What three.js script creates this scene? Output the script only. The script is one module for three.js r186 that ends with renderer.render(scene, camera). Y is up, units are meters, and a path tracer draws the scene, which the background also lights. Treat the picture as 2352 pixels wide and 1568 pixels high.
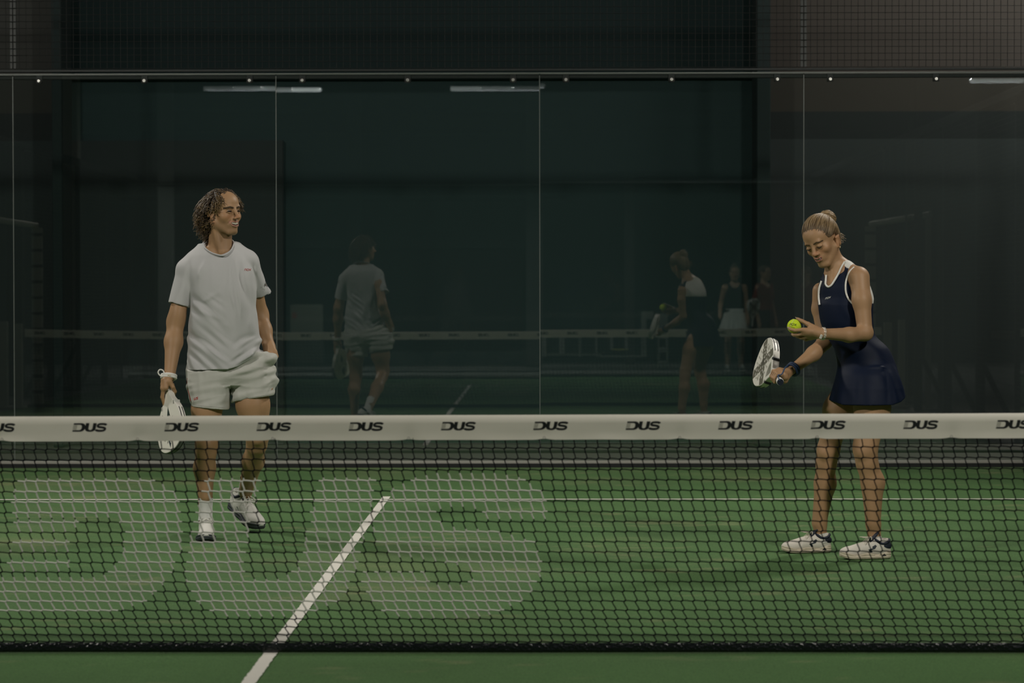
import * as THREE from 'three';
import { RectAreaLightUniformsLib } from 'three/addons/lights/RectAreaLightUniformsLib.js';
import { RoundedBoxGeometry } from 'three/addons/geometries/RoundedBoxGeometry.js';
import { mergeGeometries } from 'three/addons/utils/BufferGeometryUtils.js';
import { ImprovedNoise } from 'three/addons/math/ImprovedNoise.js';

// ---------------------------------------------------------------- camera, light, exposure
const scene = new THREE.Scene();
scene.background = new THREE.Color(0x000000);
const camera = new THREE.PerspectiveCamera(15.19, 2352 / 1568, 0.05, 200);
camera.rotation.order = 'YXZ';
camera.position.set(0.9954, 1.3404, 9.4355);
camera.rotation.set(-0.0198, 0.01066, -0.00158);
camera.focus = 13.6;
camera.userData.fStop = 4.2;
const renderer = new THREE.WebGLRenderer({ antialias: true });
renderer.toneMapping = THREE.LinearToneMapping;
renderer.toneMappingExposure = 1.0;
renderer.shadowMap.enabled = true;
RectAreaLightUniformsLib.init();
const COURT_LAMP = 100, HALL_TUBE = 14;      // candela of a court floodlight / 1, radiance of the hall's tubes
const WARM = new THREE.Color().setRGB(1.0, 0.955, 0.86);
const COOL = new THREE.Color().setRGB(0.93, 1.0, 0.97);

// ---------------------------------------------------------------- helpers
let seed = 20240611;
const rnd = () => { seed = (seed * 1664525 + 1013904223) >>> 0; return seed / 4294967296; };
const rr = (a, b) => a + (b - a) * rnd();
const noise3 = new ImprovedNoise();
const N3 = (x, y, z) => noise3.noise(x + 37.3, y + 11.7, z + 5.1);
const used = {};
const numbered = (n) => { used[n] = (used[n] ?? -1) + 1; return used[n] ? n + '_' + String(used[n]).padStart(3, '0') : n; };
const lin = (r, g, b) => new THREE.Color().setRGB(r, g, b);
const std = (r, g, b, rough = 0.8, metal = 0, more = {}) => new THREE.MeshStandardMaterial({ color: lin(r, g, b), roughness: rough, metalness: metal, ...more });
function mesh(name, geo, mat, parent) {
  const m = new THREE.Mesh(geo, mat);
  m.name = parent ? name : numbered(name);
  m.castShadow = m.receiveShadow = true;
  (parent ?? scene).add(m);
  return m;
}
function part(name, geo, mat, parent) {        // a child; repeats of a name inside one parent are numbered
  const n = parent.children.filter((c) => c.name.replace(/_\d{3}$/, '') === name).length;
  return mesh(n ? name + '_' + String(n).padStart(3, '0') : name, geo, mat, parent);
}
function tag(o, label, category, group, kind) {
  Object.assign(o.userData, { label, category });
  if (group) o.userData.group = group;
  if (kind) o.userData.kind = kind;
  return o;
}
function thing(name, [x, y, z], label, category, group) {
  const g = new THREE.Group(); g.name = numbered(name); g.position.set(x, y, z); scene.add(g);
  return tag(g, label, category, group);
}
function structure(o, label) { o.userData.kind = 'structure'; if (label) o.userData.label = label; return o; }
const box = (w, h, d, x = 0, y = 0, z = 0) => new THREE.BoxGeometry(w, h, d).translate(x, y, z);
const rbox = (w, h, d, x = 0, y = 0, z = 0, r = 0.004) => new RoundedBoxGeometry(w, h, d, 1, Math.min(r, w / 2.1, h / 2.1, d / 2.1)).translate(x, y, z);
const V = (a) => new THREE.Vector3(a[0], a[1], a[2]);
const add3 = (a, b, s = 1) => [a[0] + b[0] * s, a[1] + b[1] * s, a[2] + b[2] * s];
const sub3 = (a, b) => [a[0] - b[0], a[1] - b[1], a[2] - b[2]];
const dot3 = (a, b) => a[0] * b[0] + a[1] * b[1] + a[2] * b[2];
const cross3 = (a, b) => [a[1] * b[2] - a[2] * b[1], a[2] * b[0] - a[0] * b[2], a[0] * b[1] - a[1] * b[0]];
const len3 = (a) => Math.hypot(a[0], a[1], a[2]);
const nrm3 = (a) => { const l = len3(a); return [a[0] / l, a[1] / l, a[2] / l]; };
const mix3 = (a, b, t) => [a[0] + (b[0] - a[0]) * t, a[1] + (b[1] - a[1]) * t, a[2] + (b[2] - a[2]) * t];
const smooth = (a, b, x) => { const t = Math.min(1, Math.max(0, (x - a) / (b - a))); return t * t * (3 - 2 * t); };
// a tube through points, radius per point (number or function of t), given number of sides
function tubeGeo(pts, rad, sides = 6, segs = 0, closed = false) {
  const c = new THREE.CatmullRomCurve3(pts.map(V), closed);
  const n = segs || Math.max(2, (pts.length - 1) * 4), g = new THREE.TubeGeometry(c, n, 1, sides, closed), p = g.attributes.position, q = new THREE.Vector3();
  for (let i = 0; i <= n; i++) {
    c.getPointAt(i / n, q);
    const r = typeof rad === 'function' ? rad(i / n) : rad;
    for (let j = 0; j <= sides; j++) {
      const k = i * (sides + 1) + j;
      p.setXYZ(k, q.x + (p.getX(k) - q.x) * r, q.y + (p.getY(k) - q.y) * r, q.z + (p.getZ(k) - q.z) * r);
    }
  }
  return g;
}
const bar = (a, b, r, sides = 6) => { // straight bar with flat ends
  const d = V(b).sub(V(a)), g = new THREE.CylinderGeometry(r, r, d.length(), sides);
  g.applyQuaternion(new THREE.Quaternion().setFromUnitVectors(new THREE.Vector3(0, 1, 0), d.clone().normalize()));
  return g.translate((a[0] + b[0]) / 2, (a[1] + b[1]) / 2, (a[2] + b[2]) / 2);
};
const strip = (g) => { for (const k of Object.keys(g.attributes)) if (!['position', 'normal', 'uv'].includes(k)) g.deleteAttribute(k); return g; };
const merge = (list) => mergeGeometries(list.map((g) => strip(g.index ? g.toNonIndexed() : g)));
// a fast builder of many thin prisms (cords and wires), n sides each
class Cords {
  constructor(sides = 4) { this.s = sides; this.p = []; this.n = []; this.i = []; }
  line(pts, r) {
    const s = this.s, base = this.p.length / 3;
    for (let k = 0; k < pts.length; k++) {
      const t = nrm3(sub3(pts[Math.min(k + 1, pts.length - 1)], pts[Math.max(k - 1, 0)]));
      const u = nrm3(cross3(t, Math.abs(t[2]) < 0.9 ? [0, 0, 1] : [0, 1, 0])), v = cross3(t, u);
      for (let j = 0; j < s; j++) {
        const a = (j / s) * Math.PI * 2, c = Math.cos(a), d = Math.sin(a), n = [u[0] * c + v[0] * d, u[1] * c + v[1] * d, u[2] * c + v[2] * d];
        this.p.push(pts[k][0] + n[0] * r, pts[k][1] + n[1] * r, pts[k][2] + n[2] * r); this.n.push(...n);
      }
      if (k) for (let j = 0; j < s; j++) {
        const a = base + (k - 1) * s + j, b = base + (k - 1) * s + (j + 1) % s;
        this.i.push(a, b, a + s, b, b + s, a + s);
      }
    }
    return this;
  }
  geo() {
    const g = new THREE.BufferGeometry();
    g.setAttribute('position', new THREE.Float32BufferAttribute(this.p, 3));
    g.setAttribute('normal', new THREE.Float32BufferAttribute(this.n, 3));
    g.setIndex(this.i);
    return g;
  }
}
function dataTex(w, h, f, srgb = true, rx = 1, ry = 1) {
  const d = new Uint8Array(w * h * 4);
  for (let y = 0; y < h; y++) for (let x = 0; x < w; x++) { const c = f(x / w, y / h, x, y), k = (y * w + x) * 4; d[k] = c[0]; d[k + 1] = c[1]; d[k + 2] = c[2]; d[k + 3] = 255; }
  const t = new THREE.DataTexture(d, w, h); t.wrapS = t.wrapT = THREE.RepeatWrapping; t.magFilter = THREE.LinearFilter; t.repeat.set(rx, ry);
  if (srgb) t.colorSpace = THREE.SRGBColorSpace; t.needsUpdate = true; return t;
}

// ---------------------------------------------------------------- bodies and cloth: distance fields, meshed by surface nets
function cap(a, b, ra, rb = ra, k = 0.02, flat) {   // tapered capsule, blended in over k; flat = [axis..., ratio] squashes it across that axis
  const ba = sub3(b, a), l2 = dot3(ba, ba) + 1e-12, dr = ra - rb, a2 = l2 - dr * dr, il2 = 1 / l2, l = Math.sqrt(l2);
  const f = (x, y, z) => {
    let px = x - a[0], py = y - a[1], pz = z - a[2];
    if (flat) { const q = (px * flat[0] + py * flat[1] + pz * flat[2]) * (1 / flat[3] - 1); px += flat[0] * q; py += flat[1] * q; pz += flat[2] * q; }
    const yy = px * ba[0] + py * ba[1] + pz * ba[2], zz = yy - l2;
    const ex = px * l2 - ba[0] * yy, ey = py * l2 - ba[1] * yy, ez = pz * l2 - ba[2] * yy, x2 = ex * ex + ey * ey + ez * ez;
    const y2 = yy * yy * l2, z2 = zz * zz * l2, kk = Math.sign(dr) * dr * dr * x2;
    if (Math.sign(zz) * a2 * z2 > kk) return Math.sqrt(x2 + z2) * il2 - rb;
    if (Math.sign(yy) * a2 * y2 < kk) return Math.sqrt(x2 + y2) * il2 - ra;
    return (Math.sqrt(x2 * a2 * il2) + yy * dr) * il2 - ra;
  };
  const m = flat ? Math.max(1, flat[3]) : 1;
  return { f, c: mix3(a, b, 0.5), R: (l / 2 + Math.max(ra, rb)) * m, k };
}
function ell(c, r, k = 0.02, M) {                    // ellipsoid, M = its three axes
  const X = M ? M[0] : [1, 0, 0], Y = M ? M[1] : [0, 1, 0], Z = M ? M[2] : [0, 0, 1];
  const f = (x, y, z) => {
    const p = [x - c[0], y - c[1], z - c[2]], u = dot3(p, X), v = dot3(p, Y), w = dot3(p, Z);
    const k0 = Math.hypot(u / r[0], v / r[1], w / r[2]), k1 = Math.hypot(u / (r[0] * r[0]), v / (r[1] * r[1]), w / (r[2] * r[2]));
    return k1 < 1e-9 ? -Math.min(...r) : (k0 * (k0 - 1)) / k1;
  };
  return { f, c, R: Math.max(...r), k };
}
function stack(rows, k = 0.02, e = 2) {               // a body of elliptic cross-sections [x, y, z, half width, half depth], from the top down
  const n = rows.length, top = rows[0][1], low = rows[n - 1][1];
  const f = (x, y, z) => {
    const yc = Math.min(top, Math.max(low, y));
    let i = 0; while (i < n - 2 && rows[i + 1][1] > yc) i++;
    const A = rows[i], B = rows[i + 1], t = (A[1] - yc) / (A[1] - B[1] || 1), P = rows[Math.max(0, i - 1)], Q = rows[Math.min(n - 1, i + 2)];
    const h = (j) => { const m0 = (B[j] - P[j]) / 2, m1 = (Q[j] - A[j]) / 2, t2 = t * t, t3 = t2 * t; return (2 * t3 - 3 * t2 + 1) * A[j] + (t3 - 2 * t2 + t) * m0 + (3 * t2 - 2 * t3) * B[j] + (t3 - t2) * m1; };
    const cx = h(0), cz = h(2), a = h(3), b = h(4), u = Math.abs(x - cx), w = Math.abs(z - cz);
    let d;
    if (e === 2) { const k0 = Math.hypot(u / a, w / b), k1 = Math.hypot(u / (a * a), w / (b * b)); d = k1 < 1e-9 ? -Math.min(a, b) : (k0 * (k0 - 1)) / k1; }
    else d = (Math.pow(Math.pow(u / a, e) + Math.pow(w / b, e), 1 / e) - 1) * Math.min(a, b);
    const o = Math.max(y - top, low - y);
    return o > 0 ? (d > 0 ? Math.hypot(d, o) : o) : Math.max(d, o);
  };
  const c = [0, (top + low) / 2, 0]; let R = 0;
  for (const r of rows) { c[0] += r[0] / n; c[2] += r[2] / n; }
  for (const r of rows) R = Math.max(R, Math.hypot(Math.abs(r[0] - c[0]) + r[3], r[1] - c[1], Math.abs(r[2] - c[2]) + r[4]));
  return { f, c, R, k };
}
function sleeve(a, b, ra, rb, k = 0.03, hollow = 0.028) { // a cone open at b
  const d = nrm3(sub3(b, a)), far = add3(b, d, 0.12), slope = (rb - ra) / len3(sub3(b, a)), co = cap(a, far, ra, rb + slope * 0.12, k);
  const inn = cap(add3(b, d, -hollow), far, (rb - slope * hollow) - 0.0125, rb + slope * 0.12 - 0.0125);
  const f = (x, y, z) => { const o = (x - b[0]) * d[0] + (y - b[1]) * d[1] + (z - b[2]) * d[2]; return Math.max(co.f(x, y, z), o, -inn.f(x, y, z)); };
  return { f, c: co.c, R: co.R, k };
}
const cut = (p, k = p.k) => ({ ...p, s: -1, k });
const at = (list, k) => list.map((p) => ({ ...p, k }));
function fold(prims, x, y, z) {
  let d = 1;
  for (const p of prims) {
    const v = p.f(x, y, z), k = p.k;
    if (p.s === -1) { const h = Math.max(k - Math.abs(d + v), 0) / k; d = Math.max(d, -v) + (h * h * k) / 4; }
    else { const h = Math.max(k - Math.abs(d - v), 0) / k; d = Math.min(d, v) - (h * h * k) / 4; }
  }
  return d;
}
// field: {prims, post?(d,x,y,z)}; lo, hi: box; h: cell; base: subtracted from the points; skip(x,y,z): cells left to another grid; color(x,y,z,n) -> [r,g,b]
function netMesh(field, lo, hi, h, { base = [0, 0, 0], skip, color, B = 8 } = {}) {
  const nx = Math.ceil((hi[0] - lo[0]) / h) + 1, ny = Math.ceil((hi[1] - lo[1]) / h) + 1, nz = Math.ceil((hi[2] - lo[2]) / h) + 1;
  const val = new Float32Array(nx * ny * nz).fill(1), sx = 1, sy = nx, sz = nx * ny, bd = (B * h * 1.7321) / 2, blocks = [];
  for (let bz = 0; bz < nz; bz += B) for (let by = 0; by < ny; by += B) for (let bx = 0; bx < nx; bx += B) {
    const cx = lo[0] + (bx + B / 2 - 0.5) * h, cy = lo[1] + (by + B / 2 - 0.5) * h, cz = lo[2] + (bz + B / 2 - 0.5) * h;
    const near = field.prims.filter((p) => Math.hypot(cx - p.c[0], cy - p.c[1], cz - p.c[2]) < p.R + bd + p.k + 0.02);
    if (!near.some((p) => p.s !== -1)) continue;
    blocks.push(near);
    for (let z = bz; z < Math.min(bz + B, nz); z++) for (let y = by; y < Math.min(by + B, ny); y++) for (let x = bx; x < Math.min(bx + B, nx); x++) {
      const X = lo[0] + x * h, Y = lo[1] + y * h, Z = lo[2] + z * h;
      let d = fold(near, X, Y, Z);
      if (field.post && Math.abs(d) < 0.06) d = field.post(d, X, Y, Z);
      val[x + y * sy + z * sz] = d;
    }
  }
  const id = new Int32Array(nx * ny * nz).fill(-1), pos = [], idx = [], col = [], nor = [];
  const E = [[0, 1], [2, 3], [4, 5], [6, 7], [0, 2], [1, 3], [4, 6], [5, 7], [0, 4], [1, 5], [2, 6], [3, 7]];
  for (let z = 0; z < nz - 1; z++) for (let y = 0; y < ny - 1; y++) for (let x = 0; x < nx - 1; x++) {
    const o = x + y * sy + z * sz, v = [val[o], val[o + 1], val[o + sy], val[o + sy + 1], val[o + sz], val[o + sz + 1], val[o + sz + sy], val[o + sz + sy + 1]];
    let m = 0; for (let i = 0; i < 8; i++) if (v[i] < 0) m |= 1 << i;
    if (m === 0 || m === 255) continue;
    if (skip && skip(lo[0] + (x + 0.5) * h, lo[1] + (y + 0.5) * h, lo[2] + (z + 0.5) * h)) continue;
    let a = 0, b = 0, c = 0, n = 0;
    for (const [p, q] of E) if ((v[p] < 0) !== (v[q] < 0)) {
      const t = v[p] / (v[p] - v[q]); n++;
      a += (p & 1) + ((q & 1) - (p & 1)) * t; b += ((p >> 1) & 1) + (((q >> 1) & 1) - ((p >> 1) & 1)) * t; c += (p >> 2) + ((q >> 2) - (p >> 2)) * t;
    }
    id[o] = pos.length / 3;
    a /= n; b /= n; c /= n;
    pos.push(lo[0] + (x + a) * h, lo[1] + (y + b) * h, lo[2] + (z + c) * h);
    // gradient of the trilinear cell
    const L = (s, t, f) => s + (t - s) * f;
    nor.push(L(L(v[1] - v[0], v[3] - v[2], b), L(v[5] - v[4], v[7] - v[6], b), c), L(L(v[2] - v[0], v[3] - v[1], a), L(v[6] - v[4], v[7] - v[5], a), c), L(L(v[4] - v[0], v[5] - v[1], a), L(v[6] - v[2], v[7] - v[3], a), b));
  }
  const quad = (a, b, c, d, flip) => { if (a < 0 || b < 0 || c < 0 || d < 0) return; flip ? idx.push(a, c, b, b, c, d) : idx.push(a, b, c, b, d, c); };
  for (let z = 1; z < nz - 1; z++) for (let y = 1; y < ny - 1; y++) for (let x = 1; x < nx - 1; x++) {
    const o = x + y * sy + z * sz, s = val[o] < 0;
    if (s !== val[o + 1] < 0) quad(id[o - sy - sz], id[o - sz], id[o - sy], id[o], !s);
    if (s !== val[o + sy] < 0) quad(id[o - 1 - sz], id[o - 1], id[o - sz], id[o], !s);
    if (s !== val[o + sz] < 0) quad(id[o - 1 - sy], id[o - sy], id[o - 1], id[o], !s);
  }
  const g = new THREE.BufferGeometry();
  g.setAttribute('position', new THREE.Float32BufferAttribute(pos, 3));
  g.setIndex(idx);
  g.computeVertexNormals();
  // blend the mesh's normals with the field's, which are smoother
  const N = g.attributes.normal;
  for (let i = 0; i < N.count; i++) {
    const l = Math.hypot(nor[i * 3], nor[i * 3 + 1], nor[i * 3 + 2]) || 1;
    const q = nrm3([N.getX(i) + nor[i * 3] / l + 1e-9, N.getY(i) + nor[i * 3 + 1] / l, N.getZ(i) + nor[i * 3 + 2] / l]);
    N.setXYZ(i, q[0], q[1], q[2]);
    if (color) col.push(...color(pos[i * 3], pos[i * 3 + 1], pos[i * 3 + 2], q));
  }
  if (color) g.setAttribute('color', new THREE.Float32BufferAttribute(col, 3));
  return g.translate(-base[0], -base[1], -base[2]);
}
function joinIndexed(list) {
  const g = mergeGeometries(list);
  return g;
}
const bounds = (prims, pad = 0.01) => {
  const lo = [9, 9, 9].map((v) => v * 9), hi = [-99, -99, -99];
  for (const p of prims) if (p.s !== -1) for (let i = 0; i < 3; i++) { lo[i] = Math.min(lo[i], p.c[i] - p.R - pad); hi[i] = Math.max(hi[i], p.c[i] + p.R + pad); }
  return [lo, hi];
};

// ---------------------------------------------------------------- materials of the place
const M = {
  steel: std(0.012, 0.016, 0.016, 0.45, 0.3), black: std(0.004, 0.005, 0.006, 0.5), bolt: std(0.75, 0.75, 0.72, 0.3, 0.9), washer: std(0.006, 0.006, 0.007, 0.6),
  alu: std(0.34, 0.33, 0.3, 0.5), wire: std(0.011, 0.013, 0.013, 0.5, 0.3), white: std(0.62, 0.61, 0.57, 0.55), pale: std(0.3, 0.3, 0.26, 0.7), seal: std(0.2, 0.22, 0.21, 0.3),
  concrete: std(0.16, 0.155, 0.14, 0.9), wall: std(0.028, 0.031, 0.031, 0.9), teal: std(0.028, 0.056, 0.06, 0.85), tealDark: std(0.01, 0.022, 0.023, 0.85), dark: std(0.008, 0.012, 0.012, 0.9),
  glass: new THREE.MeshPhysicalMaterial({ color: lin(0.93, 0.97, 0.95), roughness: 0.0, metalness: 0, transmission: 1, thickness: 0, ior: 1.7 }),
  farGlass: new THREE.MeshPhysicalMaterial({ color: lin(0.97, 0.99, 0.98), roughness: 0.0, transmission: 1, thickness: 0, ior: 1.4 }),
  lamp: new THREE.MeshStandardMaterial({ color: 0x111111, emissive: WARM, emissiveIntensity: 6 }), tube: new THREE.MeshStandardMaterial({ color: 0x222222, emissive: COOL, emissiveIntensity: 0.9 }),
};

// ---------------------------------------------------------------- hall
{
  const hall = mesh('floor_hall', new THREE.BoxGeometry(40, 0.2, 40).translate(0, -0.106, 2), M.concrete); structure(hall, 'grey concrete floor of the dark sports hall round the court');
  structure(mesh('ceiling', box(40, 0.3, 40, 0, 9.15, 2), M.dark), 'dark ceiling of the sports hall');
  const wb = structure(mesh('wall_back', box(40, 9, 0.3, 0, 4.5, -13.2), M.teal), 'dark wall of the hall behind the glass of the court');
  const seg = (a, b, y0, y1, m, name) => part(name, box(b - a, y1 - y0, 0.08).translate((a + b) / 2, (y0 + y1) / 2, -13.01), m, wb);
  const xr = [2.9905,3.5726,-13][0], xl = [-3.1555,3.5888,-13][0];
const wl = [-1.2494,2.365,-13][0], wr = [2.9909,2.3562,-13][0], shadeBand = std(0.024, 0.03, 0.032, 0.9);  // soft penumbra on the wall's side sections, painted as a darker band
  seg(xr, 14.8, 2.9, 9, std(0.052, 0.046, 0.041, 0.9), 'upper_panel'); seg(-14.8, xl, 2.9, 9, std(0.042, 0.044, 0.041, 0.9), 'upper_panel'); seg(xl, xr, 3.19, 9, std(0.006, 0.02, 0.022, 0.9), 'upper_panel');
  seg(wr, 14.8, 0, 2.66, std(0.042, 0.051, 0.054, 0.9), 'lower_panel'); seg(-14.8, wl, 0, 2.66, std(0.034, 0.046, 0.048, 0.9), 'lower_panel'); seg(xr, 14.8, 2.66, 2.9, shadeBand, 'painted_shade_band'); seg(-14.8, xl, 2.66, 2.9, shadeBand, 'painted_shade_band');
  structure(mesh('wall_front', box(40, 9, 0.3, 0, 4.5, 17.6), M.teal), 'dark green wall at the far end of the hall, seen mirrored in the glass');
  structure(mesh('wall_left', box(0.3, 9, 40, -15, 4.5, 2), M.wall), 'dark left wall of the hall');
  structure(mesh('wall_right', box(0.3, 9, 40, 15, 4.5, 2), M.wall), 'dark right wall of the hall');
  // pilasters of the back wall, seen through the wire mesh over the glass
  const pil = (a, b, mat, label) => { const w = b[0] - a[0]; structure(mesh('column', rbox(w, 8.9, 0.5, 0, 0, 0, 0.01).translate((a[0] + b[0]) / 2, 4.45, -12.75), mat), label); };
  pil([2.8568,3.5231,-12.5], [2.9757,3.5228,-12.5], M.tealDark, 'nearly black column behind the wire mesh above the glass, right of the middle');
  pil([-3.1826,3.539,-12.5], [-3.0966,3.5388,-12.5], M.tealDark, 'nearly black column behind the wire mesh above the glass, at the left');
}
// turf of the court, with sand brushed into it
{
  const grain = dataTex(512, 512, (u, v, x, y) => {
    const k = ((x * 73856093) ^ (y * 19349663) ^ ((x * y) * 83492791)) >>> 0, r = ((k * 1103515245 + 12345) >>> 8) % 1000 / 1000, g = 205 + 50 * (r - 0.5);
    return r > 0.985 ? [255, 250, 240] : r < 0.1 ? [150, 155, 150] : [g, g, g];
  }, true, 1, 1);
  const bump = dataTex(256, 256, (u, v, x, y) => { const k = ((x * 374761393) ^ (y * 668265263)) >>> 0, r = ((k ^ (k >>> 13)) * 1274126177 >>> 0) % 256; return [r, r, r]; }, false, 2, 2);
  const turf = new THREE.MeshStandardMaterial({ color: 0xffffff, roughness: 0.95, vertexColors: true, map: grain, bumpMap: bump, bumpScale: 0.004 });
  const grid = (x0, x1, z0, z1, nx, nz) => {
    const p = [], c = [], uv = [], idx = [];
    for (let j = 0; j <= nz; j++) for (let i = 0; i <= nx; i++) {
      const x = x0 + ((x1 - x0) * i) / nx, z = z0 + ((z1 - z0) * j) / nz;
      p.push(x, 0, z); uv.push(x / 1.6, z / 1.6);
      const big = N3(x * 0.5, 0, z * 0.42) * 0.5 + 0.5 + 0.25 * N3(x * 1.3, 3, z * 1.1), mid = N3(x * 2.2, 9, z * 3.4), fine = N3(x * 7, 2, z * 12);
      let sand = smooth(0.5, 1.15, big + 0.22 * mid) * 0.42 + smooth(0.28, 0.62, fine * 0.75 + mid * 0.35 + N3(x * 0.7, 7, z * 2.1) * 0.5) * 0.42;
      sand = Math.min(0.75, Math.max(0, sand + smooth(-9.2, -9.95, z) * 0.25 * (0.5 + N3(x * 1.1, 1, 4))));
      const g = 1.1 * (1 + 0.16 * N3(x * 1.7, 5, z * 1.9));
      c.push((0.086 + (0.30 - 0.086) * sand) * g, (0.205 + (0.325 - 0.205) * sand) * g, (0.054 + (0.15 - 0.054) * sand) * g);
    }
    for (let j = 0; j < nz; j++) for (let i = 0; i < nx; i++) { const a = j * (nx + 1) + i, b = a + nx + 1; idx.push(a, b, a + 1, a + 1, b, b + 1); }
    const g = new THREE.BufferGeometry();
    g.setAttribute('position', new THREE.Float32BufferAttribute(p, 3)); g.setAttribute('color', new THREE.Float32BufferAttribute(c, 3)); g.setAttribute('uv', new THREE.Float32BufferAttribute(uv, 2)); g.setIndex(idx);
    g.computeVertexNormals(); return g;
  };
  const g = mergeGeometries([grid(-5, 5, -10, 1.2, 260, 280), grid(-5, 5, 1.2, 10, 60, 60)]);
  const floor = structure(mesh('floor', g, turf), 'green artificial turf of the padel court, brushed with pale sand');
  // lines woven into the turf: a ragged edge of tufts
  const line = std(0.68, 0.66, 0.6, 0.95);
  const ragged = (x0, z0, x1, z1, w, step = 0.012) => {
    const L = Math.hypot(x1 - x0, z1 - z0), n = Math.ceil(L / step), tx = (x1 - x0) / L, tz = (z1 - z0) / L, p = [], idx = [];
    for (let i = 0; i <= n; i++) { const s = (L * i) / n; for (const k of [-1, 1]) { const e = w / 2 + rr(-0.0025, 0.0025); p.push(x0 + tx * s - tz * e * k, 0.0035, z0 + tz * s + tx * e * k); } if (i) { const a = i * 2; idx.push(a - 2, a - 1, a, a, a - 1, a + 1); } }
    const q = new THREE.BufferGeometry(); q.setAttribute('position', new THREE.Float32BufferAttribute(p, 3)); q.setIndex(idx); q.computeVertexNormals();
    if (q.attributes.normal.getY(0) < 0) { q.index.array.reverse(); q.computeVertexNormals(); }
    return q;
  };
  for (const z of [-6.97, 6.97]) part('court_line', ragged(-5, z, 5, z, 0.05, 0.03), line, floor);
  part('court_line', ragged(0, -7.2, 0, 7.2, 0.05), line, floor);
}
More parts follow.
